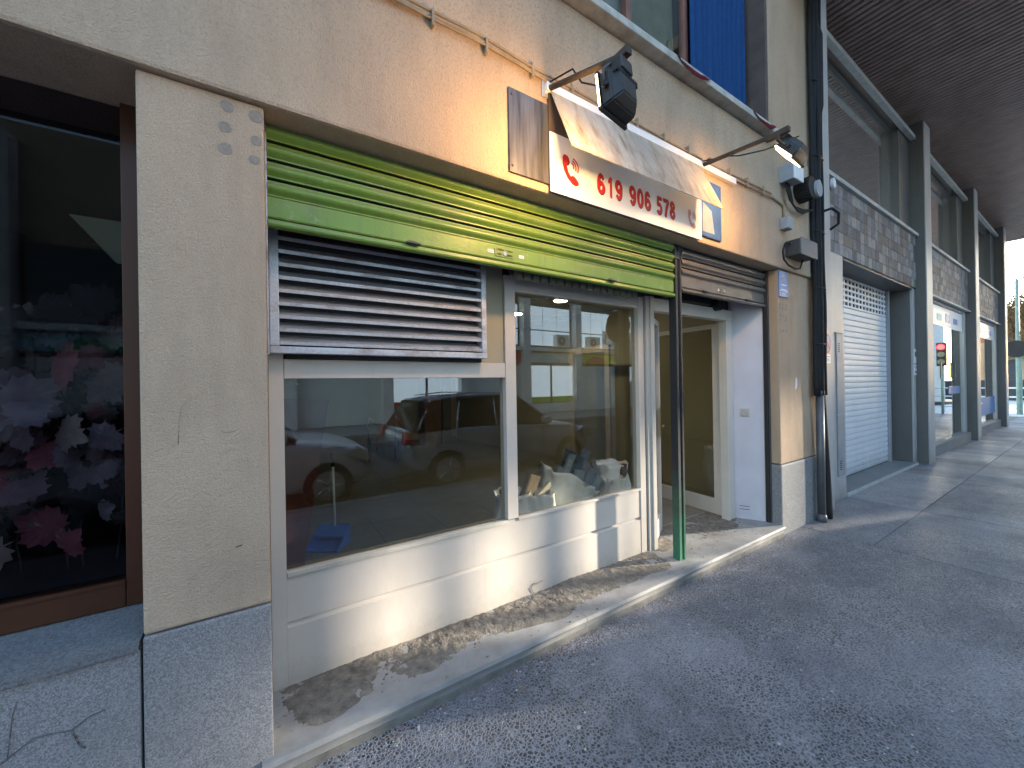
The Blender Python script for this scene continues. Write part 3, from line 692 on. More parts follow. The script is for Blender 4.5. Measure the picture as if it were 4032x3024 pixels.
# green post with two channels
gp = root('shutter_post', (2.79, 1.9, .1), 'slim upright shutter guide post, dark above and green towards its foot', 'post')
bm = bmesh.new(); addprism(bm, [(2.745, 1.930), (2.745, 1.868), (2.775, 1.868), (2.775, 1.885), (2.787, 1.885), (2.787, 1.868), (2.825, 1.868), (2.825, 1.930)], 'z', .1, 2.614); finish('channel', bm, 'green_post', gp)
bm = bmesh.new(); addprism(bm, [(2.795, 1.862), (2.812, 1.862), (2.812, 1.869), (2.795, 1.869)], 'z', .1, 2.56); finish('rib', bm, 'green_post', gp)
box('end_cap', 2.738, 2.832, 1.862, 1.935, 2.50, 2.56, 'darkmetal', gp, .003)
gr = root('guide_rail', (4.22, 1.88, .1), 'black shutter guide rail at the right edge of the entrance', 'rail')
box('rail_channel', 4.206, 4.232, 1.862, 1.895, .1, 2.614, 'black', gr, .003); box('rail_lip', 4.222, 4.236, 1.85, 1.8615, .1, 2.614, 'darkmetal', gr, .002)
gr = root('guide_rail', (.0, 1.9, .1), 'narrow metal shutter guide rail beside the left pillar', 'rail')
box('rail_channel', -.004 if False else .005, .0115, 1.87, 1.90, 1.66, 2.614, 'zinc', gr, .001)

# louvre grille
lg = root('louvre_grille', (.58, 2.08, 1.69), 'rusty galvanised ventilation grille with angled slats under the green shutter', 'grille')
ly0, ly1 = 2.055, 2.125
box('frame_side', .014, .052, ly0, ly1, 1.715, 2.42, 'zinc', lg, .003); box('frame_side', 1.102, 1.135, ly0, ly1, 1.715, 2.42, 'zinc', lg, .003)
box('frame_bottom', .014, 1.135, ly0-.002, ly1, 1.682, 1.714, 'zinc', lg, .003)
sl0 = None
for i in range(11):
    z = 1.722+i*.0605
    if sl0 is None:
        bm = bmesh.new(); addprism(bm, [(ly0+.006, z+.000), (ly0+.004, z+.016), (ly0+.009, z+.018), (ly1-.004, z+.052), (ly1-.001, z+.048), (ly0+.014, z+.012), (ly0+.010, z)], 'x', .053, 1.101); sl0 = finish('slat', bm, 'zincslat', lg)
    else: share(sl0, lg, 0, 0, i*.0605)
box('grille_back', .053, 1.101, ly1+.001, ly1+.006, 1.69, 2.42, 'pipebox', lg, 0)
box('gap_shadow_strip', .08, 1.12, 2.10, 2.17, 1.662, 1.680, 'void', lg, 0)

# ------------------------------------------------------------------ SIGN
pl = root('backing_plate', (2.1, 1.73, 2.66), 'grimy brushed steel backing plate fixed to the wall behind the phone sign', 'plate')
box('steel_sheet', 1.112, 3.168, 1.728, 1.742, 2.664, 3.118, 'steel', pl, .002)
for sx in (1.13, 3.15):
    for sz in (2.70, 3.085): 
        bm = bmesh.new(); addprism(bm, disc_pts(sx, sz, .007, n=10), 'y', 1.722, 1.729); finish('screw', bm, 'darkmetal', pl)
tr = root('cable_trunking', (2.3, 1.74, 3.2), 'long white cable trunking running along the wall above the sign', 'trunking')
box('trunk', 1.36, 3.38, 1.708, 1.741, 3.185, 3.235, 'signwhite', tr, .003)
sg = root('phone_sign', (2.12, 1.72, 2.618), 'white shop sign with a red handset and phone number under a raised acrylic flap', 'sign')
MT['signbody'] = simple('brown_sign_backing', (.075, .055, .045), .6, 0, .3, 8)
box('sign_body', 1.379, 2.866, 1.7225, 1.7275, 2.622, 3.19, 'signbody', sg, .001)
box('sign_face', 1.377, 2.868, 1.716, 1.7220, 2.619, 2.962, 'signwhite', sg, .0015)
yT = 1.7146
def digit(ch, x0, x1, y, z0, z1, m, nm):
    """bold condensed numeral from flat strokes; unit square 1 wide, 1 high"""
    bm = bmesh.new(); t = .335; th = .19
    def P(u, v, dy): return (x0+u*(x1-x0), y+dy, z0+v*(z1-z0))
    def strip(outer, inner, dy, closed=False):
        n = len(outer); F0 = [[bm.verts.new(P(*o, dy)), bm.verts.new(P(*i, dy)), bm.verts.new(P(*i, dy+.0007)), bm.verts.new(P(*o, dy+.0007))] for o, i in zip(outer, inner)]
        for k in range(n if closed else n-1):
            a, b = F0[k], F0[(k+1) % n]
            for q in range(4): bm.faces.new((a[q], a[(q+1) % 4], b[(q+1) % 4], b[q]))
        if not closed: bm.faces.new(F0[0]); bm.faces.new(F0[-1][::-1])
    def arc(cx, cz, a, b, d0, d1, n=22):
        return ([(cx+a*math.cos(R(d0+(d1-d0)*i/n)), cz+b*math.sin(R(d0+(d1-d0)*i/n))) for i in range(n+1)], [(cx+(a-t)*math.cos(R(d0+(d1-d0)*i/n)), cz+(b-th)*math.sin(R(d0+(d1-d0)*i/n))) for i in range(n+1)])
    def ring(cx, cz, a, b, dy):
        o, i = arc(cx, cz, a, b, 0, 360, 26); strip(o[:-1], i[:-1], dy, True)
    def flip(L): return [(1-u, 1-v) for u, v in L]
    if ch == '0': ring(.5, .5, .5, .52, 0)
    elif ch == '8': ring(.5, .29, .5, .30, 0); ring(.5, .76, .45, .255, .0002)
    elif ch in '69':
        o, i = arc(.5, .32, .5, .33, 0, 360, 26); o2, i2 = arc(.5, .50, .5, .52, 40, 205, 20)
        if ch == '9': o, i, o2, i2 = flip(o), flip(i), flip(o2), flip(i2)
        strip(o[:-1], i[:-1], 0, True); strip(o2, i2, .0002)
    elif ch == '1': strip([(.42, 0), (.42, .8), (.42, 1.0)], [(.76, 0), (.76, .8), (.76, 1.0)], 0); strip([(.08, .66), (.44, .82)], [(.08, .82), (.44, .99)], .0002)
    elif ch == '7': strip([(0, 1.0), (1, 1.0)], [(0, .83), (1, .83)], 0); strip([(.68, .84), (.42, .45), (.24, 0)], [(1.0, .84), (.74, .45), (.56, 0)], .0002)
    elif ch == '5':
        o, i = arc(.48, .33, .52, .34, 125, -150, 24); strip(o, i, 0); strip([(.14, .98), (.06, .48)], [(.42, .98), (.34, .48)], .0002); strip([(.14, 1.0), (.92, 1.0)], [(.14, .83), (.92, .83)], .0004)
    return finish(nm, bm, m, sg)
for wd, a_, b_ in (('619', 1.738, 1.975), ('906', 2.030, 2.262), ('578', 2.312, 2.535)):
    for k, g_ in enumerate(wd):
        wq = (b_-a_)/3; g0 = a_+k*wq+.006+(.014 if g_ == '1' else 0); g1 = a_+(k+1)*wq-.006-(.008 if g_ == '1' else 0)
        digit(g_, g0+.006, g1+.006, yT+.0008, 2.698, 2.824, 'redshade', 'number_shadow')
        digit(g_, g0, g1, yT-.0006, 2.704, 2.830, 'red', 'digit')
HS = [(.10, 1.0), (.30, .97), (.36, .80), (.30, .68), (.20, .64), (.24, .48), (.34, .34), (.46, .24), (.56, .30), (.68, .27), (.88, .13), (.86, .03), (.70, -.04), (.48, .0), (.26, .14), (.09, .36), (0, .62), (0, .88)]
def handset(x0, z0, w_, h_, m, y, waves=True):
    plate('handset_symbol', [(x0+a*w_, z0+b*h_) for a, b in HS], y, y+.001, m, sg)
    if not waves: return
    for k in range(3):
        r0 = (.16+.13*k); aa = [R(-25)+R(95)*i/10 for i in range(11)]; cx_, cz_ = .44, .62
        pts = [(x0+(cx_+(r0+.07)*math.cos(a))*w_, z0+(cz_+(r0+.06)*math.sin(a)*.8)*h_) for a in aa] + [(x0+(cx_+r0*math.cos(a))*w_, z0+(cz_+r0*math.sin(a)*.8)*h_) for a in aa[::-1]]
        plate('signal_wave', pts, y, y+.001, m, sg)
handset(1.475, 2.70, .135, .155, 'redshade', yT+.0006, False); handset(1.468, 2.706, .135, .155, 'red', yT-.0008)
handset(2.69, 2.69, .11, .13, 'redpale', yT-.0008)  # second handset's paler red stands in for sun washing over it
fl = root('acrylic_flap', (2.12, 1.62, 2.785), 'scratched milky acrylic sheet tilted out over the phone sign', 'sheet')
bm = bmesh.new(); addprism(bm, [(1.715, 3.192), (1.540, 2.785), (1.5355, 2.787), (1.7105, 3.194)], 'x', 1.385, 2.855); finish('sheet', bm, 'acrylic', fl)
MT['skyrefl'] = simple('painted_sky_reflection', (.10, .20, .50), .18, .3, .3, 3)
box('sky_reflection', 2.872, 3.164, 1.7245, 1.7272, 2.668, 3.114, 'skyrefl', pl, 0)  # blue sky reflection painted as a sheet on the plate's right end
prism('reflection_patch', [(2.89, 2.70), (3.06, 2.70), (3.02, 2.88), (2.90, 2.93)], 'y', 1.722, 1.724, 'reflpatch', pl)  # paler part of the painted reflection

# ------------------------------------------------------------------ FLOODLIGHTS
def floodlight(base, end, aim, lab, piv, power):
    bx, by, bz = base; ex, ey, ez = end
    L = r = root('floodlight', (bx, by, bz), lab[1], 'floodlight', 'floodlights lighting the sign')
    box('wall_plate', bx-.045, bx+.025, 1.733, 1.7415, bz-.055, bz+.04, 'zinc', r, .002)
    bm = bmesh.new(); addtube(bm, [(bx, 1.735, bz), (bx+(ex-bx)*.5, (by+ey)/2, (bz+ez)/2), (ex, ey, ez)], .0155, 10); finish('arm', bm, 'armmetal', r)
    bm = bmesh.new(); addbox(bm, ex-.018, ex+.018, ey-.04, ey+.10, ez-.016, ez+.018, .003); finish('arm_head', bm, 'armmetal', r)
    # local frame: the lamp looks along +Y local, tilted by roll (down) and yaw
    piv = Vector(piv); Mx = Matrix.Translation(piv) @ Matrix.Rotation(aim[0], 4, 'Z') @ Matrix.Rotation(aim[1], 4, 'X')
    def part(name, bm, m, parent=L):
        bmesh.ops.transform(bm, verts=bm.verts, matrix=Mx); return finish(name, bm, m, parent)
    W, H_, D = .095, .075, .085
    bm = bmesh.new()
    # housing: tapered box, rear smaller
    fr = [(-W, 0, -H_), (W, 0, -H_), (W, 0, H_), (-W, 0, H_)]; md = [(-W*.95, -.05, -H_*.92), (W*.95, -.05, -H_*.92), (W*.95, -.05, H_*.92), (-W*.95, -.05, H_*.92)]; bk = [(-W*.55, -D, -H_*.5), (W*.55, -D, -H_*.5), (W*.62, -D, H_*.6), (-W*.62, -D, H_*.6)]
    V = [[bm.verts.new(p) for p in q_] for q_ in (fr, md, bk)]
    for a, b in ((0, 1), (1, 2)):
        for i in range(4): bm.faces.new((V[a][i], V[a][(i+1) % 4], V[b][(i+1) % 4], V[b][i]))
    bm.faces.new(V[2][::-1]); bm.faces.new(V[0])
    bmesh.ops.bevel(bm, geom=bm.edges[:], offset=.006, segments=2, affect='EDGES')
    hs = part('housing', bm, 'lampbody')
    bm = bmesh.new()
    for i in range(13):
        x = -W*.85+i*(2*W*.85/12); addbox(bm, x-.002, x+.002, -D*.95, -.035, H_*.62, H_*.98)
    part('cooling_fins', bm, 'lampbody', hs)
    bm = bmesh.new()
    for a in ((-W-.008, W+.008, -.002, .014, -H_-.010, -H_+.006), (-W-.008, W+.008, -.002, .014, H_-.006, H_+.010), (-W-.008, -W+.006, -.002, .014, -H_+.006, H_-.006), (W-.006, W+.008, -.002, .014, -H_+.006, H_-.006)): addbox(bm, *a, .002)
    part('bezel', bm, 'lampbody')
    bm = bmesh.new(); addbox(bm, -W+.008, W-.008, .004, .018, -H_+.008, H_-.008, .002); addbox(bm, -W-.0098, -W-.0082, .002, .010, -H_+.004, H_-.004); part('lens', bm, 'glow')
    bm = bmesh.new(); addbox(bm, -.045, .045, -.085, -.02, H_+.004, H_+.062, .006); part('ballast_box', bm, 'lampbody')
    # bracket (yoke) from the housing sides up to the arm end
    bm = bmesh.new()
    inv = Mx.inverted(); top = inv @ Vector((ex, ey+.02, ez-.012))
    for s_ in (-1, 1):
        addtube(bm, [(s_*(W+.012), -.03, .0), (s_*(W+.012), -.03, H_*.9), (top.x+s_*.035, top.y, top.z-.012), (top.x, top.y, top.z)], .0055, 6)
    part('yoke', bm, 'darkmetal')
    for s_ in (-1, 1):
        bm = bmesh.new(); addtube(bm, [(s_*(W+.001), -.03, 0), (s_*(W+.022), -.03, 0)], .012, 10); part('knob', bm, 'black')
        bm = bmesh.new(); addtube(bm, [(s_*W*.8, .013, -H_-.002), (s_*W*.8, .018, -H_-.002)], .004, 6); part('screw', bm, 'chrome')
    tube('supply_cable', [(bx, 1.72, bz+.03), (bx+.01, by-.2, bz-.02), ((bx+ex)/2+.01, (by+ey)/2, (bz+ez)/2-.035), (ex+.02, ey+.12, ez-.05), (piv[0]+.01, piv[1]-.05, piv[2]+H_+.03)], .0045, 'cable', L, 6)
    ld = bpy.data.lights.new('floodlight_beam', 'AREA'); ld.shape = 'RECTANGLE'; ld.size = .18; ld.size_y = .12; ld.energy = power; ld.color = (1, .52, .16); ld.spread = R(165)
    lo = bpy.data.objects.new('floodlight_beam', ld); COL.objects.link(lo); lo.parent = L
    wm = Mx @ Matrix.Translation((0, .024, 0)) @ Matrix.Rotation(R(90), 4, 'X')
    lo.matrix_world = Matrix.Translation(-Vector(L.location)) @ wm; lo.matrix_parent_inverse = Matrix.Identity(4)
    lo.matrix_basis = Matrix.Translation(-Vector(L.location)) @ wm
floodlight((1.385, 1.735, 3.215), (1.335, 1.15, 2.955), (R(10), R(-6)), ('', 'near black floodlight on a rusty arm over the left end of the sign'), (1.305, 1.18, 2.765), 1.7)
floodlight((2.90, 1.735, 3.215), (2.86, 1.15, 3.14), (R(4), R(-38)), ('', 'far black floodlight on a thin dark arm near the drainpipes, its lit lens visible'), (2.985, 1.16, 3.03), 1.4)

# conduits along the wall
cd = root('wall_cables', (2, 1.73, 3.3), 'pair of old painted cables clipped along the wall above the sign', 'cables')
pts = [(-1.5, 3.31), (0, 3.30), (.51, 3.27), (.95, 3.285), (1.27, 3.262), (1.9, 3.252), (2.5, 3.245), (2.95, 3.235), (3.4, 3.245), (4.04, 3.26)]
for k, dz in enumerate((0, .022, -.018)):
    bm = bmesh.new(); L_ = []
    for i in range(60):
        u = i/59*(len(pts)-1); a = int(min(u, len(pts)-2)); f = u-a; x = pts[a][0]*(1-f)+pts[a+1][0]*f; z = pts[a][1]*(1-f)+pts[a+1][1]*f
        L_.append((x, 1.728-.004*k, z+dz*(1 if x > .4 else .3)+.006*noise.noise(Vector((x*3, k*7, 0)))))
    addtube(bm, L_, .0075 if k < 2 else .005, 6); finish('cable', bm, 'conduit', cd)
for i in range(14):
    x = .1+i*.29; box('cable_clip', x, x+.012, 1.712, 1.741, 3.225, 3.305, 'conduit', cd, .002)
# branch to socket box
sb = root('socket_box', (4.3, 1.72, 3.0), 'small grey switch box hanging under the cables near the corner', 'box')
tube('feed_pipe', [(4.04, 1.73, 3.262), (4.27, 1.73, 3.235), (4.295, 1.73, 3.21), (4.295, 1.73, 3.09)], .011, 'conduit', sb)
box('box_body', 4.235, 4.345, 1.67, 1.742, 2.985, 3.10, 'plastic_grey', sb, .008)
jb = root('junction_box', (4.35, 1.7, 3.5), 'white plastic junction box with cables hanging from it beside the floodlight', 'box')
box('box_body', 4.24, 4.42, 1.62, 1.75, 3.44, 3.60, 'plastic_grey', jb, .01); box('box_lid', 4.235, 4.425, 1.605, 1.6195, 3.435, 3.605, 'signwhite', jb, .004)
for k in range(5):
    dx = .02*k; tube('cable', [(4.27+dx, 1.70, 3.44), (4.275+dx, 1.69, 3.36), (4.33+dx, 1.69, 3.28-.01*k), (4.45+dx*.6, 1.69, 3.24-.008*k), (4.62, 1.69, 3.25-.01*k), (4.85, 1.69, 3.30)], .0075, 'cable', jb, 6)
rb = root('splice_case', (4.72, 1.65, 3.45), 'black ribbed splice case with a round pale cap beside the cable bundle', 'box')
bm = bmesh.new(); addprism(bm, disc_pts(4.66, 3.455, .115, .105, 24), 'y', 1.61, 1.75); finish('case_body', bm, 'black', rb)
bm = bmesh.new()
for i in range(24):
    a = 2*math.pi*i/24; addbox(bm, 4.66+.118*math.cos(a)-.006, 4.66+.118*math.cos(a)+.006, 1.62, 1.74, 3.455+.108*math.sin(a)-.006, 3.455+.108*math.sin(a)+.006)
finish('ribs', bm, 'black', rb)
bm = bmesh.new(); addprism(bm, disc_pts(4.74, 3.455, .075, .085, 20), 'y', 1.585, 1.609); finish('round_cap', bm, 'plastic_grey', rb)
gb = root('alarm_box', (4.5, 1.65, 2.8), 'dark box with a pale grey lid and a looped cable above the blue sign', 'box')
box('box_body', 4.34, 4.70, 1.612, 1.742, 2.735, 2.89, 'pipebox', gb, .01); box('box_lid', 4.335, 4.705, 1.60, 1.611, 2.73, 2.895, 'steelgrey', gb, .004)
tube('cable', [(4.36, 1.70, 2.86), (4.24, 1.70, 2.84), (4.19, 1.70, 2.76), (4.21, 1.70, 2.68), (4.30, 1.70, 2.64), (4.45, 1.70, 2.625), (4.56, 1.70, 2.645), (4.62, 1.70, 2.735)], .009, 'cable', gb, 6)

# cable bundle and pipes at the corner
cb = root('cable_bundle', (4.98, 1.72, 0), 'thick bundle of black cables running down the corner of the beige building', 'cables')
for k in range(7):
    bm = bmesh.new(); L_ = []
    for i in range(50):
        z = 1.35+(9.2-1.35)*i/49; L_.append((4.93+.030*k+.014*noise.noise(Vector((z*1.3, k*3, 0))), 1.715-.018*(k % 3)+.01*noise.noise(Vector((z*1.1, k*5, 2))), z))
    addtube(bm, L_, random.choice((.016, .021, .027)), 7); finish('cable', bm, 'cable', cb)
for z in (1.9, 2.5, 3.1, 3.9, 4.7): tube('cable_tie', [(4.90, 1.69, z), (5.0, 1.66, z), (5.14, 1.68, z)], .006, 'black', cb, 6)
bm = bmesh.new(); addtube(bm, [(5.03, 1.70, 4.2), (5.03, 1.69, 4.45), (5.04, 1.69, 5.2), (5.03, 1.70, 5.4)], [.02, .055, .055, .02], 10); finish('cable_sleeve', bm, 'cable', cb)
bm = bmesh.new(); addtube(bm, [(5.05, 1.68, 3.32), (5.15, 1.62, 3.36), (5.28, 1.60, 3.33), (5.33, 1.62, 3.23), (5.29, 1.68, 3.18)], .014, 8); finish('cable_loop', bm, 'cable', cb)
dp = root('drainpipe', (5.0, 1.70, 0), 'dark grey drainpipe at the corner with a collar halfway up', 'pipe')
tube('pipe', [(5.0, 1.705, .03), (5.0, 1.705, 1.38)], .037, 'pipegrey', dp, 16); tube('pipe', [(5.0, 1.705, 1.38), (5.0, 1.708, 2.62)], .030, 'pipegrey', dp, 16)
tube('collar', [(5.0, 1.705, 1.35), (5.0, 1.705, 1.40)], .044, 'pipegrey', dp, 16); tube('foot', [(5.0, 1.705, .0), (5.0, 1.705, .08)], [.052, .040], 'pipegrey', dp, 16)
dp = root('drainpipe', (5.13, 1.69, 0), 'thin black service pipe leaning right at its foot beside the drainpipe', 'pipe')
tube('pipe', [(5.075, 1.70, 1.6), (5.08, 1.70, 1.3), (5.15, 1.70, .5), (5.17, 1.70, .1), (5.17, 1.70, .0)], [.02, .022, .03, .036, .036], 'black', dp, 12)

# blue enamel sign on right pillar
bs = root('notice_plate', (4.32, 1.76, 2.35), 'small blue notice plate with a pale crest at the top of the right pillar', 'sign')
box('plate', 4.245, 4.435, 1.758, 1.769, 2.345, 2.60, 'signblue', bs, .002)
bm = bmesh.new(); addprism(bm, [(4.34, 2.575), (4.375, 2.54), (4.34, 2.495), (4.305, 2.54)], 'y', 1.7555, 1.7578); finish('crest', bm, 'yellowish', bs)
bm = bmesh.new(); addprism(bm, [(4.34, 2.56), (4.36, 2.54), (4.34, 2.515), (4.32, 2.54)], 'y', 1.7540, 1.7553); finish('crest_centre', bm, 'signblue', bs)
for z, a, b in ((2.462, 4.29, 4.39), (2.415, 4.275, 4.405), (2.402, 4.26, 4.42), (2.375, 4.295, 4.385)):
    x = a; bm = bmesh.new()
    while x < b:
        wd = random.uniform(.006, .014); addbox(bm, x, min(x+wd, b), 1.7555, 1.7578, z-.004, z+.004); x += wd+.004
    finish('printed_line', bm, 'signwhite', bs)

# balcony slab above
bc = root('balcony', (4.4, 1.4, 5.6), 'underside corner of a balcony slab at the top of the beige corner pilaster', 'balcony')
box('slab', 4.3, 4.88, .95, 1.74, 5.62, 5.78, 'stucco_r', bc, .01); box('slab_edge', 4.28, 4.90, .93, .949, 5.60, 5.80, 'brownreveal', bc, .004)

# ------------------------------------------------------------------ LEFT DARK WINDOW
lw = root('display_window', (-1.6, 2.05, .7), 'dark display window with a brown wooden frame left of the pillar', 'window')
box('frame_stile', -.458, -.366, 2.02, 2.09, .705, 2.62, 'wood_dark', lw, .003); box('frame_bottom', -3.2, -.46, 2.02, 2.09, .705, .800, 'wood_dark', lw, .004)
box('frame_bead', -3.2, -.46, 2.012, 2.019, .796, .808, 'wood_dark', lw, .001)
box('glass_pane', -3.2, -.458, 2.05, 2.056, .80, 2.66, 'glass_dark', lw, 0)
nr = root('neighbour_interior', (-2, 3, .7), None, None, kind='structure')
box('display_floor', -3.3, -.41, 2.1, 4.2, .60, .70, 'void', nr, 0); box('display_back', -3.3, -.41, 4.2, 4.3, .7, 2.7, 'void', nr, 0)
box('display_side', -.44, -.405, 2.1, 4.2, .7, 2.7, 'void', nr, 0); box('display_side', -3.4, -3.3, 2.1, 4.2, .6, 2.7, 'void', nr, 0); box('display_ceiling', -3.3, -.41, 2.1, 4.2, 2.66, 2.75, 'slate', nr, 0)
t = root('lit_wall_glow', (-.9, 4.1, 1.9), 'dim greenish glowing patch standing in for a lamp-lit wall behind the maple leaves', 'panel')
prism('glow_patch', [(-1.0, 2.60), (-.55, 2.60), (-.55, 2.34), (-.80, 2.34)], 'y', 3.4, 3.44, m_emit('dim_green_glow', (.6, .9, .72), .007), t)  # glowing patch painted in place of a wall lit by a lamp
# maple garland: individual leaves
mg = root('maple_garland', (-1, 2.3, .7), 'artificial garland of red, mauve and cream maple leaves hanging behind the dark window', 'garland')
MT['ml1'] = simple('faded_red_leaf', (.26, .07, .08), .7, 0, .3, 20); MT['ml2'] = simple('mauve_leaf', (.17, .11, .12), .7, 0, .3, 20); MT['ml3'] = simple('cream_leaf', (.32, .25, .2), .7, 0, .3, 20); MT['ml4'] = simple('grey_violet_leaf', (.22, .18, .19), .7, 0, .3, 20); MT['ml5'] = simple('dark_leaf', (.02, .022, .02), .8, 0, .3, 20)
maple = [(0, -.52), (.03, -.30), (.26, -.40), (.27, -.30), (.46, -.26), (.42, -.12), (.60, .02), (.50, .10), (.54, .28), (.40, .24), (.30, .32), (.24, .26), (.30, .46), (.18, .42), (.12, .56), (0, .66), (-.12, .56), (-.18, .42), (-.30, .46), (-.24, .26), (-.30, .32), (-.40, .24), (-.54, .28), (-.50, .10), (-.60, .02), (-.42, -.12), (-.46, -.26), (-.27, -.30), (-.26, -.40), (-.03, -.30)]
ml = {}
def maple_mesh(key):
    bm = bmesh.new(); c = bm.verts.new((0, 0, 0)); vs = [bm.verts.new((a, .25*(a*a+b*b)-.1*abs(a), b)) for a, b in maple]
    for i in range(len(vs)): bm.faces.new((c, vs[i], vs[(i+1) % len(vs)]))
    me = bpy.data.meshes.new('leaf'); bm.to_mesh(me); bm.free(); me.materials.append(MT[key]); return me
for k_ in ('ml1', 'ml2', 'ml3', 'ml4', 'ml5'): ml[k_] = maple_mesh(k_)
def mleaf(x, y, z, s, key):
    o = bpy.data.objects.new('leaf', ml[key]); COL.objects.link(o); o.parent = mg; o.location = Vector((x, y, z))-Vector(mg.location)
    o.scale = (s, s, s); o.rotation_euler = (random.uniform(-.6, .6), random.uniform(-2.5, 2.5), random.uniform(-.6, .6))
for x, z, s, k_ in ((-.62, 1.62, .17, 'ml1'), (-.72, 1.50, .19, 'ml4'), (-.55, 1.56, .12, 'ml4'), (-1.0, 1.66, .18, 'ml1'), (-.95, 1.72, .12, 'ml3'), (-.52, 1.74, .09, 'ml3'), (-.8, 1.44, .14, 'ml2'), (-.62, 1.36, .14, 'ml3'), (-.78, 1.30, .16, 'ml2'), (-.88, 1.18, .14, 'ml3'), (-.74, 1.14, .13, 'ml2'), (-.60, 1.14, .14, 'ml4'), (-.54, 1.22, .13, 'ml2'), (-.70, .98, .15, 'ml1'), (-.80, .94, .14, 'ml3'), (-.62, .92, .12, 'ml1'), (-.55, 1.02, .1, 'ml4'), (-.56, 1.66, .1, 'ml1'), (-.84, 1.60, .1, 'ml5'), (-.55, 1.88, .16, 'ml5'), (-.68, 1.84, .18, 'ml5'), (-.6, 1.80, .15, 'ml5'), (-.75, 1.76, .16, 'ml5')):
    mleaf(x*1.08, 2.25+random.uniform(-.05, .1), z, s, k_)
for i in range(260):
    x = random.uniform(-1.5, -.52); z = random.uniform(.95, 1.86); mleaf(x, random.uniform(2.2, 2.6), z, random.uniform(.06, .13), random.choice(('ml2', 'ml2', 'ml4', 'ml4', 'ml5', 'ml5', 'ml1', 'ml3')))
bm = bmesh.new()
for i in range(10):
    x = random.uniform(-1.5, -.55); pts_ = [(x+.12*noise.noise(Vector((j*.4, i, 0))), 2.45+.1*noise.noise(Vector((j*.4, i, 5))), .75+j*.14) for j in range(9)]; addtube(bm, pts_, .004, 5)
finish('stems', bm, 'bark', mg)

# ------------------------------------------------------------------ THINGS INSIDE: dustpan, rubble
dpn = root('dustpan', (.5, 3.8, .1), 'blue long handled dustpan standing on the shop floor', 'dustpan')
bm = bmesh.new()
addbox(bm, .30, .585, 3.66, 3.90, .105, .115); addprism(bm, [(3.66, .11), (3.66, .118), (3.90, .25), (3.90, .11)], 'x', .30, .308); addprism(bm, [(3.66, .11), (3.66, .118), (3.90, .25), (3.90, .11)], 'x', .577, .585); addbox(bm, .30, .585, 3.892, 3.905, .105, .27)
addprism(bm, [(3.78, .20), (3.905, .27), (3.905, .255), (3.78, .19)], 'x', .30, .585)
bmesh.ops.rotate(bm, verts=bm.verts, cent=(.44, 3.78, .1), matrix=Matrix.Rotation(R(-35), 3, 'Z')); finish('pan', bm, 'blue', dpn)
tube('handle', [(.51, 3.86, .22), (.497, 3.85, .80)], .012, 'signwhite', dpn); tube('grip', [(.497, 3.85, .80), (.495, 3.85, .93)], .016, 'black', dpn)

def bag_mesh(c, rx, ry, h, seed, flare=1.05, tilt=0, open_=True):
    bm = bmesh.new(); N, K = 40, 16; rings = []
    for j in range(K+1):
        v = j/K; row = []
        prof = (.80+.35*math.sin(min(1, v*1.25)*math.pi*.8))*(1 if v < .8 else 1-(v-.8)*(.35 if flare < 1 else -.5))
        for i in range(N):
            a = 2*math.pi*i/N; nn = noise.noise(Vector((math.cos(a)*2, math.sin(a)*2, v*2+seed))); n2 = abs(noise.noise(Vector((math.cos(a)*5+seed, math.sin(a)*5, v*3))))
            n3 = abs(noise.noise(Vector((math.cos(a)*9, math.sin(a)*9+seed, v*1.5)))); r_ = prof*(1+.16*nn-.22*n2-.10*n3)
            z = c[2]+h*v+tilt*rx*math.cos(a)*v*h*2+(.04*noise.noise(Vector((a*1.5, seed, 1))) if v > .9 else 0)
            row.append(bm.verts.new((c[0]+rx*r_*math.cos(a), c[1]+ry*r_*math.sin(a), z)))
        rings.append(row)
    for j in range(K):
        for i in range(N): bm.faces.new((rings[j][i], rings[j][(i+1) % N], rings[j+1][(i+1) % N], rings[j+1][i]))
    bm.faces.new(rings[0][::-1])
    # folded rim inside
    inn = [bm.verts.new((c[0]+(v.co.x-c[0])*.9, c[1]+(v.co.y-c[1])*.9, v.co.z-.05)) for v in rings[-1]]
    for i in range(N): bm.faces.new((rings[-1][i], rings[-1][(i+1) % N], inn[(i+1) % N], inn[i]))
    cc = bm.verts.new((c[0], c[1], c[2]+h-.08))
    for i in range(N): bm.faces.new((inn[i], inn[(i+1) % N], cc))
    return bm
def bag(c, rx, ry, h, seed, lab, **k):
    bm = bag_mesh(c, rx, ry, h, seed, **k)
    return finish('rubble_bag', bm, 'bag', None, smooth=True, label=lab, cat='bag', group='rubble bags behind the second window')
def plank(name, p, size, rot, m, lab, cat, grp=None):
    bm = bmesh.new(); vs = addbox(bm, -size[0]/2, size[0]/2, -size[1]/2, size[1]/2, -size[2]/2, size[2]/2, .002)
    for v in bm.verts: v.co += Vector((.004*noise.noise(v.co*20+Vector(p)), 0, .01*noise.noise(v.co*14+Vector(p))))
    bmesh.ops.rotate(bm, verts=bm.verts, cent=(0, 0, 0), matrix=Euler(rot).to_matrix()); bmesh.ops.translate(bm, verts=bm.verts, vec=p)
    return finish(name, bm, m, None, label=lab, cat=cat, group=grp)
bag((1.74, 2.75, .1), .15, .14, .52, 3, 'grey white rubble bag slumped behind the post between the windows')
bag((1.96, 2.66, .1), .135, .13, .50, 11, 'upright pale blue rubble bag holding broken brown pieces', flare=.98)
bag((2.42, 2.80, .1), .30, .20, .52, 5, 'wide pale sack overflowing with slate coloured board offcuts', tilt=-.55)
bag((3.14, 2.95, .1), .20, .16, .56, 9, 'tall white bag with a torn purple patch right of the board offcuts')
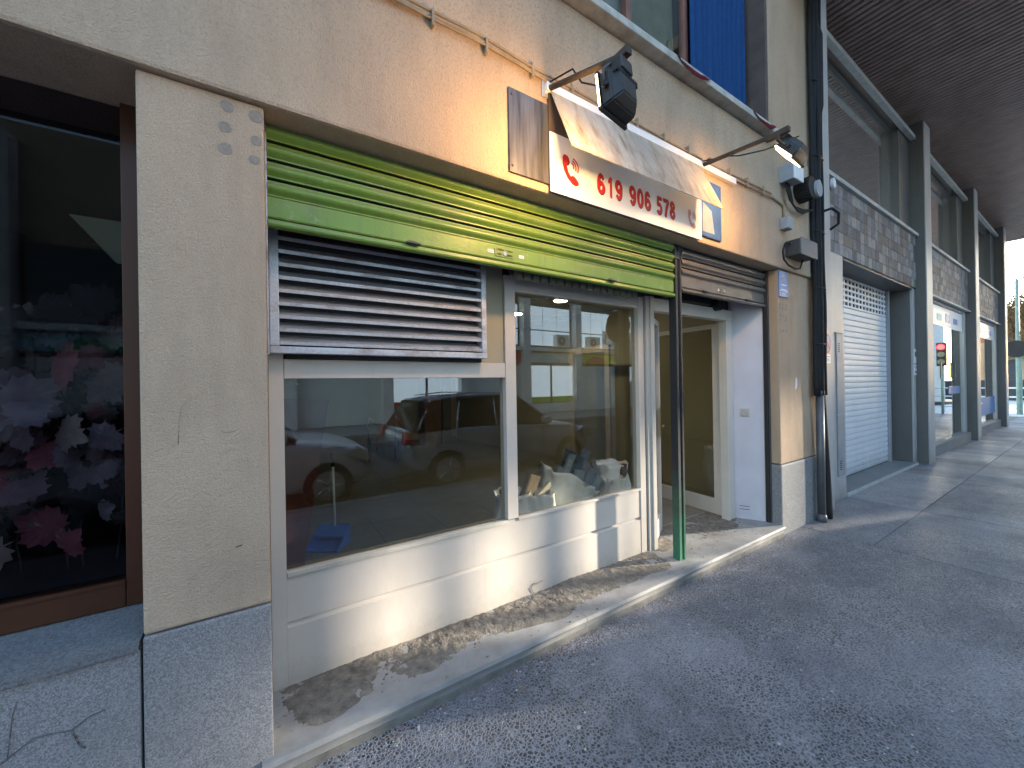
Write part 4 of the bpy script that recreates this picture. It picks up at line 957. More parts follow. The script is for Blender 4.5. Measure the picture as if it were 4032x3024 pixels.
bag((2.98, 2.78, .1), .12, .12, .46, 17, 'small knotted white bag leaning on the tall torn bag')
plank('brown_offcut', (1.86, 2.66, .66), (.16, .03, .20), (.2, .35, .3), 'brownrub', 'brown broken panel sticking up out of the pale blue bag', 'offcut')
plank('brown_offcut', (1.99, 2.66, .60), (.22, .03, .05), (.1, -.5, .2), 'concrete', 'thin pale strip lying across the pale blue bag', 'offcut')
plank('brown_offcut', (1.66, 2.72, .66), (.14, .02, .05), (.3, -.3, .2), 'brownrub', 'small brown scrap on the bag behind the window post', 'offcut')
labs = ['tall slate blue board offcut leaning left in the wide sack', 'narrow slate board offcut at the left edge of the sack', 'broad dark board offcut in the middle of the sack', 'slate board offcut leaning right at the top of the pile', 'grey board offcut in front at the middle of the sack', 'short grey board offcut at the right front of the sack', 'dark board offcut standing behind the broad one', 'small grey board offcut low at the right of the sack']
specs = [((2.34, 2.78, .66), (.065, .03, .42), (.1, .42, 0)), ((2.24, 2.80, .62), (.07, .03, .28), (.1, .5, 0)), ((2.47, 2.80, .66), (.14, .03, .36), (.05, .42, .1)), ((2.62, 2.86, .70), (.09, .04, .34), (.1, .40, .1)), ((2.44, 2.72, .58), (.11, .03, .26), (.0, .3, .1)), ((2.56, 2.72, .58), (.10, .03, .28), (.1, .6, .2)), ((2.43, 2.88, .70), (.10, .03, .36), (.1, .35, .1)), ((2.68, 2.74, .52), (.10, .03, .22), (.1, .7, .2))]
for k_, (lb, (p, s_, r_)) in enumerate(zip(labs, specs)): plank('board_offcut', p, s_, r_, ('rubble3', 'rubble', 'rubble2', 'rubble', 'rubble3', 'rubble', 'rubble2', 'rubble3')[k_], lb, 'offcut', 'board offcuts in the wide sack')
plank('brown_offcut', (2.80, 2.84, .62), (.06, .03, .30), (.1, -.5, .1), 'brownrub', 'brown splintered stick between the sack and the torn bag', 'offcut')
bm = bag_mesh((3.16, 2.80, .53), .05, .02, .13, 31); finish('purple_scrap', bm, 'ml2', None, smooth=True, label='dark purple scrap showing in the torn white bag', cat='scrap')

# ------------------------------------------------------------------ BUILDING 2
C2 = root('arcade_building', (12, 1.9, 0), 'grey stone building with dark columns, tiled bands and a slatted overhang on the right', 'building')
Yf = 1.89
colx = [5.24, 9.78, 14.27, 18.78]
for i, cx_ in enumerate(colx):
    x1 = cx_+(.34 if i == 0 else .40)
    box('column_core', cx_, x1, 1.772, 2.9, -.05, 6.05, 'slate' if i else 'lightstone', C2, .003)
    if i:
        box('column_facing', cx_-.001+.006, x1-.001, 1.757, 1.7705, -.05, 6.03, 'lightstone', C2, .002)
tile = {}
MT['fillglow'] = m_emit('shop_fill_glow', (.9, .97, 1), 1.6)
for k_, c_ in (('t1', (.20, .20, .22)), ('t2', (.27, .275, .29)), ('t3', (.155, .14, .155)), ('t4', (.34, .345, .345)), ('t5', (.21, .185, .17))): MT[k_] = simple('slate_tile_'+{'t1': 'grey', 't2': 'pale', 't3': 'violet', 't4': 'bright', 't5': 'brown'}[k_], tuple(v*.8 for v in c_), .68, 0, .3, 14, .0012, 60, spec=.25)
bays = [(5.59, 9.775), (10.19, 14.265), (14.68, 18.775)]
tm = {}
for bi, (a, b) in enumerate(bays):
    box('band_wall', a, b, Yf+.004, 2.5, 3.11, 4.02, 'slate', C2, 0)
    box('coping', a-.02 if bi else a, b-.002, Yf-.05, Yf+.3, 4.021, 4.075, 'coping', C2, .004)
    n = int((b-a)/.152); w_ = (b-a)/n; joined = bmesh.new() if bi == 2 else None
    for i in range(n):
        for j in range(6):
            x0 = a+i*w_; z0 = 3.112+j*.1512; pr = random.uniform(0, .004)
            if joined is not None: addbox(joined, x0+.002, x0+w_-.002, Yf-.004-pr, Yf+.003, z0+.002, z0+.149, mi=random.randrange(5)); continue
            key = random.choice(('t1', 't1', 't2', 't2', 't3', 't4', 't5'))
            if (key, bi) not in tm:
                bm = bmesh.new(); addbox(bm, x0+.002, x0+w_-.002, Yf-.006, Yf+.003, z0+.002, z0+.149, .0015); o = finish('tile', bm, key, C2); tm[(key, bi)] = (o, x0, z0)
            else:
                o, ox, oz = tm[(key, bi)]; share(o, C2, x0-ox, -pr*.5, z0-oz)
    if joined is not None: finish('tile_field', joined, ['t1', 't2', 't3', 't4', 't5'], C2, kind='stuff')
    # upper glazing: mirror-like dark panes behind the coping
    box('upper_frame', a, b, 2.02, 2.10, 5.78, 6.04, 'slate', C2, .004); box('upper_rail', a, b, 1.86, 1.93, 5.76, 5.83, 'coping', C2, .004)
    box('glass_pane', a, b, 2.06, 2.068, 4.08, 5.78, 'upglass', C2, 0) if 'upglass' in MT else None
MT['upglass'] = NT('dark_reflective_glass').m
_t = MT['upglass'].node_tree.nodes['Principled BSDF']; _t.inputs['Base Color'].default_value = (.85, .84, .8, 1); _t.inputs['Metallic'].default_value = .9; _t.inputs['Roughness'].default_value = .06
for bi, (a, b) in enumerate(bays):
    box('glass_pane', a, b, 2.06, 2.068, 4.08, 5.78, 'upglass', C2, 0)
    box('window_post', a+.30, a+.36, 2.0, 2.058, 4.08, 5.78, 'slate', C2, .003); box('window_post', a+.02, a+.07, 2.0, 2.058, 4.08, 5.78, 'slate', C2, .003)
    box('dark_pier', b-.62, b-.002, 1.95, 2.5, 4.08, 6.04, 'slate', C2, .004)
# overhang with slats
box('overhang', 5.19, 20.75, -1.4, 2.95, 6.12, 11.5, 'slate', C2, 0)
s0 = None
for i in range(155):
    x = 5.2+i*.1
    if s0 is None:
        bm = bmesh.new(); addprism(bm, [(x+.004, 6.118), (x+.004, 6.056), (x+.012, 6.046), (x+.062, 6.046), (x+.070, 6.056), (x+.070, 6.118)], 'y', -1.38, 2.0); s0 = finish('soffit_slat', bm, 'soffit', C2)
    else: share(s0, C2, i*.1)
box('overhang_fascia', 5.2, 20.8, -1.46, -1.401, 6.0, 6.6, 'slate', C2, .005); box('overhang_fascia', 20.752, 20.80, -1.4, 2.9, 5.98, 6.6, 'lightstone', C2, .005)
# pier left of the rolling door, reveal on the right
box('pier', 5.582, 6.298, Yf-.012, 2.5, -.05, 3.108, 'lightstone', C2, .004)
box('reveal', 9.62, 9.775, Yf+.02, 2.6, -.05, 3.108, 'lightstone', C2, .003)
box('reveal_side', 9.597, 9.617, Yf+.045, 2.5, -.05, 3.108, 'slate', C2, .002)
box('door_head', 6.3, 9.6, Yf+.01, 2.6, 3.08, 3.109, 'slate', C2, 0)
box('reveal_side', 6.30, 6.318, Yf+.01, 2.5, -.05, 3.08, 'slate', C2, .002)
# cabinet panel
cp = root('meter_cabinet', (6.1, 1.87, .3), 'tall grey metal meter cabinet with two vent grids left of the white rolling door', 'cabinet')
box('cabinet_door', 6.0, 6.215, 1.862, 1.877, 1.08, 2.09, 'plastic_grey', cp, .003); box('cabinet_door', 6.0, 6.215, 1.862, 1.877, .30, 1.07, 'plastic_grey', cp, .003)
box('cabinet_rim', 5.985, 6.23, 1.868, 1.8775, 2.092, 2.11, 'slate', cp, .002)
for zc in (1.90, .42):
    for j in range(5): box('vent_slot', 6.05, 6.09, 1.860, 1.863, zc-.04+j*.025, zc-.028+j*.025, 'void', cp, 0)
# rolling door
rd = root('rolling_door', (7.9, 2.2, 0), 'white rolling door with a perforated top closed in the grey stone portal', 'rolling door')
rx0, rx1, ry = 6.32, 9.36, 2.20
s0 = None
for i in range(29):
    z = .05+i*.0885
    if s0 is None:
        bm = bmesh.new(); addprism(bm, [(ry+.006, z), (ry, z+.006), (ry-.003, z+.04), (ry, z+.078), (ry+.007, z+.0825), (ry+.016, z+.0825), (ry+.016, z)], 'x', rx0, rx1); s0 = finish('slat', bm, 'whitemetal', rd)
    else: share(s0, rd, 0, 0, i*.0885)
s0 = None
for i in range(8):
    z = 2.62+i*.085
    if z > 3.1: break
    if s0 is None:
        bm = bmesh.new(); addbox(bm, rx0, rx1, ry-.002, ry+.014, z, z+.030); x = rx0
        while x < rx1: addbox(bm, x, x+.045, ry-.001, ry+.012, z+.030, z+.083); x += .155
        s0 = finish('perforated_slat', bm, 'whitemetal', rd)
    else: share(s0, rd, .05 if False else 0, 0, i*.085)
box('door_backing', rx0, rx1, ry+.06, ry+.08, 0, 3.1, 'void', rd, 0)
box('slat_gap_board', rx0, rx1, ry+.018, ry+.022, .04, 2.62, 'plastic_grey', rd, 0)
box('guide', 9.362, 9.44, 2.16, 2.28, 0, 3.1, 'plastic_grey', rd, .004); box('guide', 9.442, 9.595, 2.20, 2.3, 0, 3.1, 'slate', rd, .004)
box('door_threshold', 6.32, 9.62, 1.885, 2.25, -.05, .035, 'granite2', C2, .004); box('threshold_edge', 6.32, 9.62, 1.866, 1.884, -.05, .040, 'coping', C2, .003)
# no parking sign on col0
npk = root('no_parking_sign', (5.40, 1.765, 1.72), 'round blue and red no parking disc with a white text plate beside the black pipe', 'sign')
bm = bmesh.new(); addprism(bm, disc_pts(5.395, 1.93, .112, .112, 28), 'y', 1.762, 1.7715); finish('red_rim', bm, 'bandred', npk)
bm = bmesh.new(); addprism(bm, disc_pts(5.395, 1.93, .090, .090, 28), 'y', 1.758, 1.7615); finish('blue_disc', bm, 'signblue', npk)
bm = bmesh.new(); vs = addbox(bm, -.088, .088, -.0012, .0012, -.009, .009, rot=(0, R(45), 0)); bmesh.ops.translate(bm, verts=bm.verts, vec=(5.395, 1.756, 1.93)); finish('red_bar', bm, 'bandred', npk)
box('text_plate', 5.30, 5.49, 1.762, 1.7705, 1.705, 1.805, 'signwhite', npk, .002)
box('printed_line', 5.32, 5.47, 1.7605, 1.7618, 1.775, 1.785, 'signblue', npk, 0); box('printed_line', 5.32, 5.45, 1.7605, 1.7618, 1.748, 1.756, 'slate', npk, 0); box('printed_line', 5.33, 5.46, 1.7605, 1.7618, 1.728, 1.734, 'slate', npk, 0)
npk = root('no_parking_sign', (9.7, 1.9, 1.5), 'two small white garage signs stacked on the stone strip right of the rolling door', 'sign')
box('text_plate', 9.635, 9.765, 1.898, 1.9085, 1.78, 2.03, 'signwhite', npk, .002); bm = bmesh.new(); addprism(bm, disc_pts(9.70, 1.94, .05, .05), 'y', 1.894, 1.8975); finish('red_rim', bm, 'slate', npk)
box('text_plate', 9.635, 9.765, 1.898, 1.9085, 1.57, 1.76, 'signwhite', npk, .002); box('printed_line', 9.65, 9.75, 1.8955, 1.8975, 1.70, 1.725, 'redpale', npk, 0); box('printed_line', 9.65, 9.75, 1.8955, 1.8975, 1.61, 1.64, 'bandred', npk, 0)
# small round lamp under coping
fx_ = root('wall_lamp', (5.75, 1.8, 3.95), 'small white round lamp on the tiled band near the pipes', 'lamp')
bm = bmesh.new(); addprism(bm, disc_pts(5.72, 3.86, .055, .07), 'y', 1.80, 1.885); finish('lamp_body', bm, 'slate', fx_); bm = bmesh.new(); addprism(bm, disc_pts(5.73, 3.86, .045, .06), 'y', 1.77, 1.799); finish('lamp_cap', bm, 'signwhite', fx_)

# shop windows in bays 2 and 3
SW = []
for bi, (a, b) in enumerate(bays[1:]):
    zb = .20 if bi == 0 else .22
    box('sill_block', a, b, 1.87, 2.6, -.05, zb, 'granite2', C2, .006)
    box('portal_pier', a, a+.22, 1.905, 2.1, zb, 3.108, 'lightstone', C2, .004); box('portal_pier', b-.20, b, 1.93, 2.1, zb, 3.108, 'lightstone', C2, .003)
    r = root('shop_window', ((a+b)/2, 1.96, zb), ['tall shop window with a white banner and the traffic light mirrored in it', 'farthest shop window with a blue and brown printed poster'][bi], 'shop window')
    pane('glass_pane', a+.221, b-.201, 1.965, zb, 3.04, r, 'glass'); box('frame_top', a+.221, b-.201, 1.94, 1.99, 3.042, 3.10, 'zinc', r, .003)
    box('rail_track', a, b, 1.84, 1.9, 3.075, 3.108, 'coping', r, .003)
    bnr = box('banner', a+.23, b-.21, 1.958, 1.964, 2.60, 3.01, 'signwhite', r, 0)
    for k in range(4): box('banner_print', a+.7+.75*k, a+1.1+.75*k, 1.954, 1.9575, 2.72, 2.9-.05*(k % 2), ['bandblue', 'bandblue', 'signblue', 'signblue'][k], bnr, 0)
    if bi == 0:
        x = a+.45
        for ch in ('C', 'L', 'I', 'N'): text_obj('window_letter', ch, x, x+.30, 2.2435, 1.62, 2.02, 'pipebox', r, .02, .002) if False else None; x += .42
    box('shop_back', a, b, 4.6, 4.7, 0, 3.1, 'bandblue' if bi == 0 else 'opppale', C2, 0); box('shop_floor', a, b, 2.61, 4.6, .0, .12, 'opppale', C2, 0); box('shop_ceiling', a, b, 2.11, 4.6, 3.11, 3.2, 'ceil', C2, 0)
    for k in range(3): box('fill_glow_panel', a+.5+k*1.2, a+1.3+k*1.2, 2.8, 3.6, 3.09, 3.108, 'fillglow', C2, 0)  # glowing panels added to brighten the dark shop bays
    if bi == 0:
        for x0 in (11.2, 11.9, 12.8, 13.2): box('window_print', x0, x0+.12, 1.9585, 1.9640, 1.50, 1.85, 'pipebox', r, 0)
        box('window_print', 12.6, 13.7, 1.9585, 1.9640, 1.15, 1.32, 'signblue', r, 0)
        curtain('display_drape', 12.3, 13.9, 2.6, .15, 2.6, 'bandblue', None, 5, .03, label='pale green blue drape hanging inside the tall shop window', cat='drape')
    else:
        box('poster_panel', a+.4, a+1.7, 1.9585, 1.9640, 2.0, 2.58, 'signblue', r, 0)
        prism('poster_legs', [(a+.8, 2.0), (a+1.6, 2.0), (a+1.5, 1.4), (a+1.35, .95), (a+1.0, .95), (a+.95, 1.5)], 'y', 1.9585, 1.9640, 'skin', r)
        box('poster_panel', a+.27, b-.27, 1.9575, 1.9640, .45, .94, 'signblue', r, 0)
        for k in range(3): box('poster_line', a+1.0, a+1.8-.2*k, 1.953, 1.957, .78-.12*k, .82-.12*k, 'signwhite', r, 0)
# closing wall behind everything at the far end
box('end_wall', 19.2, 19.5, 2.1, 8, 0, 11.5, 'lightstone', C2, 0)

# ------------------------------------------------------------------ STREET BEHIND THE CAMERA (seen in the glass)
sp = root('traffic_sign', (5.7, -.84, 0), 'round traffic sign seen from its dark back on a pole at the kerb', 'traffic sign')
tube('pole', [(5.7, -.84, 0), (5.7, -.84, 2.86)], .038, 'darkmetal', sp, 14)
bm = bmesh.new(); addtube(bm, [(5.735, -.84, 2.6), (5.76, -.84, 2.6)], .30, 32); finish('disc', bm, 'pipebox', sp)
bm = bmesh.new(); bm2 = addprism(bm, disc_pts(5.7, 2.6, .30, n=32), 'y', -.80, -.79); finish('disc_front', bm, 'pipebox', sp)
box('clamp', 5.66, 5.74, -.885, -.79, 2.55, 2.58, 'zinc', sp)

def car(x0, x1, y0, paint, lab, H=1.47, lit=False):
    """nose towards +x, near (kerb) side at y0, body extends to -y"""
    L = x1-x0; W = 1.68; cy_ = y0-W/2; r = root('parked_car', ((x0+x1)/2, cy_, -.12), lab, 'car', 'cars parked along the kerb'); zb = -.12
    # stations: u, z bottom, z belt, half width
    st_ = [(0, .42, .80, .62), (.015, .32, .92, .72), (.06, .22, .98, .80), (.20, .2, .98, .84), (.45, .2, .96, .84), (.70, .2, .92, .84), (.82, .2, .90, .82), (.93, .22, .80, .78), (.98, .28, .68, .68), (1, .36, .58, .55)]
    bm = bmesh.new(); rings = []
    for u, za, zc, hw in st_:
        x = x0+u*L; pr = [(0, za), (hw*.9, za), (hw*.98, za+.08), (hw, (za+zc)/2), (hw*.99, zc-.12), (hw*.93, zc-.02), (hw*.80, zc+.01), (0, zc+.02)]
        full = pr+[(-a, b) for a, b in pr[-2:0:-1]]
        rings.append([bm.verts.new((x, cy_+a, zb+b)) for a, b in full])
    n = len(rings[0])
    for a, b in zip(rings, rings[1:]):
        for i in range(n): bm.faces.new((a[i], a[(i+1) % n], b[(i+1) % n], b[i]))
    bm.faces.new(rings[0][::-1]); bm.faces.new(rings[-1])
    body = finish('body', bm, paint, r, smooth=True)
    sub = body.modifiers.new('sub', 'SUBSURF'); sub.levels = sub.render_levels = 1
    gh = [(.03, .96, .72, .0), (.10, H-.10, .62, 1), (.22, H-.02, .60, 1), (.40, H, .60, 1), (.55, H-.03, .60, 1), (.72, .94, .74, 0)]
    bm = bmesh.new(); rings = []
    for u, zt, hw, k in gh:
        x = x0+u*L; base = .93; hb = .77
        rings.append([bm.verts.new((x, cy_+s*a, zb+b)) for s, a, b in ((1, hb, base), (1, hb-(hb-hw)*(zt-base)/(H-base) if zt > base else hb, zt), (-1, hb-(hb-hw)*(zt-base)/(H-base) if zt > base else hb, zt), (-1, hb, base))])
    for a, b in zip(rings, rings[1:]):
        for i in range(3): bm.faces.new((a[i], a[i+1], b[i+1], b[i]))
    bm.faces.new(rings[0]); bm.faces.new(rings[-1][::-1])
    finish('window_glass', bm, 'carglass', r)
    bm = bmesh.new(); rings = []
    for u, zt, hw in ((.09, H-.085, .61), (.15, H-.04, .61), (.22, H-.008, .61), (.40, H+.012, .61), (.54, H-.012, .60), (.57, H-.04, .61)):
        x = x0+u*L; rings.append([bm.verts.new((x, cy_+a, zb+zt+dz)) for a, dz in ((hw+.015, -.045), (hw-.02, 0), (0, .02), (-hw+.02, 0), (-hw-.015, -.045))])
    for a, b in zip(rings, rings[1:]):
        for i in range(4): bm.faces.new((a[i], a[i+1], b[i+1], b[i]))
    bmesh.ops.solidify(bm, geom=bm.faces[:], thickness=.02); rf = finish('roof', bm, paint, r, smooth=True)
    for s in (1, -1):
        tube('roof_rail', [(x0+.15*L, cy_+s*.55, zb+H), (x0+.3*L, cy_+s*.55, zb+H+.045), (x0+.5*L, cy_+s*.55, zb+H+.02)], .012, 'chrome', r, 6)
        for u0, u1, z1_ in ((.56, .72, .95), (.42, .415, .95), (.25, .22, .95), (.12, .05, .95)):
            tube('pillar', [(x0+u0*L, cy_+s*.60, zb+H-.06), (x0+u1*L, cy_+s*.775, zb+z1_)], .022, paint, r, 6)
        box('door_seam', x0+.415*L, x0+.418*L, cy_+s*.838, cy_+s*.846, zb+.3, zb+.9, 'black', r, 0); box('door_seam', x0+.66*L, x0+.663*L, cy_+s*.838, cy_+s*.846, zb+.35, zb+.85, 'black', r, 0)
        box('door_handle', x0+.44*L, x0+.475*L, cy_+s*.84, cy_+s*.862, zb+.80, zb+.825, 'chrome', r, .004)
        box('mirror', x0+.655*L, x0+.69*L, cy_+s*.80, cy_+s*.95, zb+.93, zb+1.05, paint, r, .02)
        # lights
        bm = bmesh.new(); addprism(bm, [(x0+.88*L, zb+.70), (x0+.975*L, zb+.56), (x0+.985*L, zb+.66), (x0+.93*L, zb+.79)], 'y', cy_+s*.62, cy_+s*.80); finish('headlight', bm, 'chrome', r)
        bm = bmesh.new(); addprism(bm, [(x0-.012, zb+.76), (x0+.02*L, zb+.74), (x0+.03*L, zb+.92), (x0+.005*L, zb+.94)], 'y', cy_+s*.60, cy_+s*.805); finish('tail_light', bm, 'tail' if lit else 'bandred', r)
        for u in (.17, .82):
            wx = x0+u*L; ya = cy_+s*.66; yb_ = cy_+s*.85
            bm = bmesh.new(); addtube(bm, [(wx, ya, zb+.31), (wx, yb_, zb+.31)], .31, 24); wh = finish('wheel', bm, 'tyre', r)
            bm = bmesh.new(); addtube(bm, [(wx, yb_-.0*s, zb+.31), (wx, yb_+.006*s, zb+.31)], .20, 20); finish('rim', bm, 'rim', wh)
            bm = bmesh.new()
            for k in range(5):
                a = 2*math.pi*k/5; addtube(bm, [(wx, yb_+.012*s, zb+.31), (wx+.18*math.cos(a), yb_+.012*s, zb+.31+.18*math.sin(a))], .018, 6)
            finish('spokes', bm, 'chrome', wh)
    box('number_plate', x1-.01, x1+.004, cy_-.26, cy_+.26, zb+.36, zb+.47, 'signwhite', r, 0)
    return r
car(1.75, 5.62, -1.36, 'carwhite', 'silver car parked at the kerb opposite the second shop window')
car(-2.35, 1.36, -1.40, 'carwhite2', 'white car with lit tail lights parked behind the silver one', 1.45, True)

# opposite row
def opp_building(x0, x1, zt, wallm, lab, ground=True, y=-11.6, dep=9):
    r = root('opposite_building', ((x0+x1)/2, y-dep/2, 0), lab, 'building')
    box('wall', x0, x1, y-dep, y-.5, 0, zt, wallm, r, 0)
    n = max(1, round((x1-x0)/3.47)); w_ = (x1-x0)/n; win = None
    for i in range(n):
        a = x0+i*w_
        box('pillar', a, a+.42, y-.5, y, 0, zt-.5, 'opp', r, .005)
        for fl in range(int((zt-3.4)//3)):
            z = 3.5+fl*3.0
            f = box('window', a+.5, a+w_-.1, y-.46, y-.40, z, z+2.2, 'oppdark', r, 0)
            for k in range(3):
                ww_ = (w_-.75)/3; gm = 'skyglow_glass' if x1 > 1 else 'carglass'; pane('pane', a+.56+k*(ww_+.03), a+.56+k*(ww_+.03)+ww_, y-.398, z+.9, z+2.12, f, gm); pane('pane', a+.56+k*(ww_+.03), a+.56+k*(ww_+.03)+ww_, y-.398, z+.06, z+.84, f, gm)
            box('ledge', a+.422, a+w_, y-.5, y-.1, z-.25, z-.06, 'opppale', r, .005)
    if ground:
        for i in range(n):
            a = x0+i*w_+.422; b = x0+(i+1)*w_
            box('sign_band', a, b, y-.35, y-.3, 2.66, 3.18, ['bandlime', 'bandblue', 'bandred', 'opppale', 'bandgreen'][i % 5], r, .003)
            prism('band_curve', [(a+.5+.09*k, 2.68+.40*math.sin(k/20*math.pi)) for k in range(21)], 'y', y-.298, y-.29, ['bandred', 'bandgreen', 'bandlime', 'bandblue', 'bandred'][i % 5], r)
            if i % 2 == 0: box('stone_panel', a, b, y-.42, y-.36, 0, 2.5, 'opppale', r, .003)
            else:
                pane('glass_pane', a, b, y-.38, .55, 2.5, r, 'skyglow_glass'); box('plinth', a, b, y-.45, y-.3, 0, .5, 'opppale', r, .004)
                box('window_decal', a, b, y-.372, y-.368, .55, .85, ['bandred', 'bandlime'][(i//2) % 2], r, 0); box('window_bar', (a+b)/2-.04, (a+b)/2+.04, y-.37, y-.3, .52, 2.5, 'oppdark', r, 0)
    return r
t_ = NT('opposite_sky_glow_glass'); t_.col((.60, .72, .82)); t_.set(metal=.0, rough=.3); t_.b.inputs['Emission Color'].default_value = (.72, .88, 1, 1); t_.b.inputs['Emission Strength'].default_value = .28; MT['skyglow_glass'] = t_.m  # pale blue glow in the panes stands in for reflected sky
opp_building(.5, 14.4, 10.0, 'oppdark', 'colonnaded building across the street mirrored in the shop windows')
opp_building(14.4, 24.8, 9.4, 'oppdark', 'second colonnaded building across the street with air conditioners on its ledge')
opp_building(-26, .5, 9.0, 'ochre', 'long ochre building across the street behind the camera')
def ac(x, lab):
    r = root('air_conditioner', (x, -11.5, 3.45), lab, 'air conditioner', 'air conditioners on the opposite ledge')
    box('case', x, x+.85, -11.75, -11.4, 3.46, 4.12, 'opppale', r, .02)
    bm = bmesh.new(); addprism(bm, disc_pts(x+.3, 3.79, .24, n=24), 'y', -11.399, -11.385); finish('fan_grille', bm, 'oppdark', r)
    bm = bmesh.new(); addprism(bm, disc_pts(x+.3, 3.79, .08, n=16), 'y', -11.384, -11.375); finish('fan_hub', bm, 'opppale', r)
ac(12.9, 'air conditioner on the ledge above the lime sign across the street'); ac(15.2, 'air conditioner on the ledge left of the club board across the street')
cbd = root('club_board', (17.6, -11.4, 3.5), 'white board with a round cog emblem across the street', 'sign')
box('board', 16.2, 19.0, -11.42, -11.38, 3.5, 4.5, 'signwhite', cbd, .01)
bm = bmesh.new()
for k in range(16):
    a = 2*math.pi*k/16; addbox(bm, 16.75+.36*math.cos(a)-.05, 16.75+.36*math.cos(a)+.05, -11.378, -11.370, 4.0+.36*math.sin(a)-.05, 4.0+.36*math.sin(a)+.05)
finish('emblem_ring', bm, 'oppdark', cbd)
text_obj('board_lettering', 'VEL', 17.7, 18.7, -11.378, 3.95, 4.2, 'oppdark', cbd, 0, .004, True if False else False); text_obj('board_lettering', 'GIR', 17.7, 18.5, -11.378, 3.6, 3.85, 'oppdark', cbd, 0, .004)

# ------------------------------------------------------------------ FAR END OF THE STREET
tl = root('traffic_light', (24.0, .02, 0), 'traffic light showing red on a pale green pole at the crossing', 'traffic light')
tube('pole', [(24, .02, -.02), (24, .02, 2.0)], .045, 'polegreen', tl, 12); box('signal_head', 23.84, 24.12, -.12, .16, 2.0, 2.98, 'oppdark', tl, .03)
for k, (z, m) in enumerate(((2.80, 'redglow'), (2.49, 'yellowish'), (2.18, 'yellowish'))):
    bm = bmesh.new(); addtube(bm, [(23.81, .02, z), (23.839, .02, z)], .11, 20); finish('lens', bm, m, tl)
    bm = bmesh.new(); addtube(bm, [(23.70, .02, z+.115), (23.84, .02, z+.115)], .012, 6); finish('visor', bm, 'oppdark', tl)
lp_ = root('street_lamp', (27, 2.19, 0), 'tall pale green lamp post beyond the last column', 'street lamp')
tube('pole', [(27, 2.21, -.02), (27, 2.21, 5.6)], [.07, .05], 'polegreen', lp_, 10); tube('lamp_arm', [(27, 2.21, 5.6), (27.2, 1.6, 5.9)], .035, 'polegreen', lp_); box('lamp_head', 27.1, 27.35, 1.1, 1.6, 5.85, 5.98, 'zinc', lp_, .03)
ds = root('round_sign', (25.5, 2.12, 0), 'dark round sign back on a green pole at the corner', 'traffic sign')
tube('pole', [(25.5, 2.07, -.02), (25.5, 2.07, 2.3)], .08, 'polegreen', ds, 10); bm = bmesh.new(); addtube(bm, [(25.40, 2.12, 2.62), (25.43, 2.12, 2.62)], .34, 28); finish('disc', bm, 'pipebox', ds)
rl = root('guard_rail', (28, 1.5, 0), 'two bar metal guard rail at the far crossing', 'railing')
for z in (1.0, .6, .1): tube('bar', [(28, -3, z), (28, 6, z)], .035, 'signwhite', rl, 8)
for i in range(7): tube('upright', [(28, -3+i*1.5, -.02), (28, -3+i*1.5, 1.0)], .03, 'zinc', rl, 8)
fb = root('corner_building', (60, 10, 0), 'ochre building with terracotta top beyond the crossing', 'building')
box('wall', 48, 62, -2, 22, 0, 4.2, 'ochre', fb, 0); box('upper_wall', 48.2, 62, -2, 22, 4.202, 6.2, 'brick', fb, 0); box('roof', 47.6, 62.5, -2.5, 22.5, 6.203, 6.5, 'brick', fb, .05)
for i in range(9): box('window', 47.94, 47.999, -1+i*2.4, .1+i*2.4, 1.2, 2.8, 'oppdark', fb, 0)
box('awning', 47.2, 47.9, -1, 14, 3.0, 3.25, 'yellowish', fb, .02); box('hedge_wall', 40, 40.4, -8, 16, 0, 1.3, 'oppdark', fb, .02)

def tree(x, y, h, crown_r, crown_z0, leaves, m, lab, seed=0, bare=False):
    rnd = random.Random(seed); r = root('street_tree', (x, y, 0), lab, 'tree', 'street trees at the crossing')
    bm = bmesh.new(); addtube(bm, [(x, y, -.1), (x+.05, y, h*.25), (x, y+.08, h*.5), (x, y, h*.8)], [.17, .14, .10, .03], 9)
    tips = []
    for i in range(26):
        a = rnd.uniform(0, 2*math.pi); z0 = rnd.uniform(crown_z0*.8, h*.75); rr = crown_r*rnd.uniform(.5, 1); z1 = z0+rr*rnd.uniform(.2, .9)
        p0 = Vector((x, y, z0)); p2 = Vector((x+rr*math.cos(a), y+rr*math.sin(a), z1)); p1 = (p0+p2)/2+Vector((0, 0, rr*.15))
        addtube(bm, [p0, p1, p2], [.05, .03, .01], 5); tips += [p1, p2, (p1+p2)/2]
        for k in range(3):
            q_ = p2+Vector((rnd.uniform(-.6, .6), rnd.uniform(-.6, .6), rnd.uniform(0, .7))); addtube(bm, [p1.lerp(p2, .6), q_], [.014, .004], 4); tips.append(q_)
    finish('trunk', bm, 'bark', r)
    bm = bmesh.new()
    for i in range(leaves):
        c = rnd.choice(tips)+Vector((rnd.gauss(0, .28), rnd.gauss(0, .28), rnd.gauss(0, .25))); s = rnd.uniform(.04, .10)
        q_ = Euler((rnd.uniform(0, 6), rnd.uniform(0, 6), rnd.uniform(0, 6))).to_matrix()
        vs = [bm.verts.new(c+q_ @ Vector(p)*s) for p in ((-1, 0, 0), (0, -.6, .15), (1, 0, 0), (0, .6, .15))]; bm.faces.new(vs)
    o = finish('crown', bm, m, r, kind='stuff')
    return r
tree(33, 3.2, 6.5, 2.4, 2.6, 6000, 'foliage', 'thin autumn tree with orange leaves beyond the crossing, nearest to the wall', 4)
tree(38, 5.0, 7.0, 3.0, 2.6, 5000, 'foliage2', 'nearly bare tree behind the orange one beyond the crossing', 9)

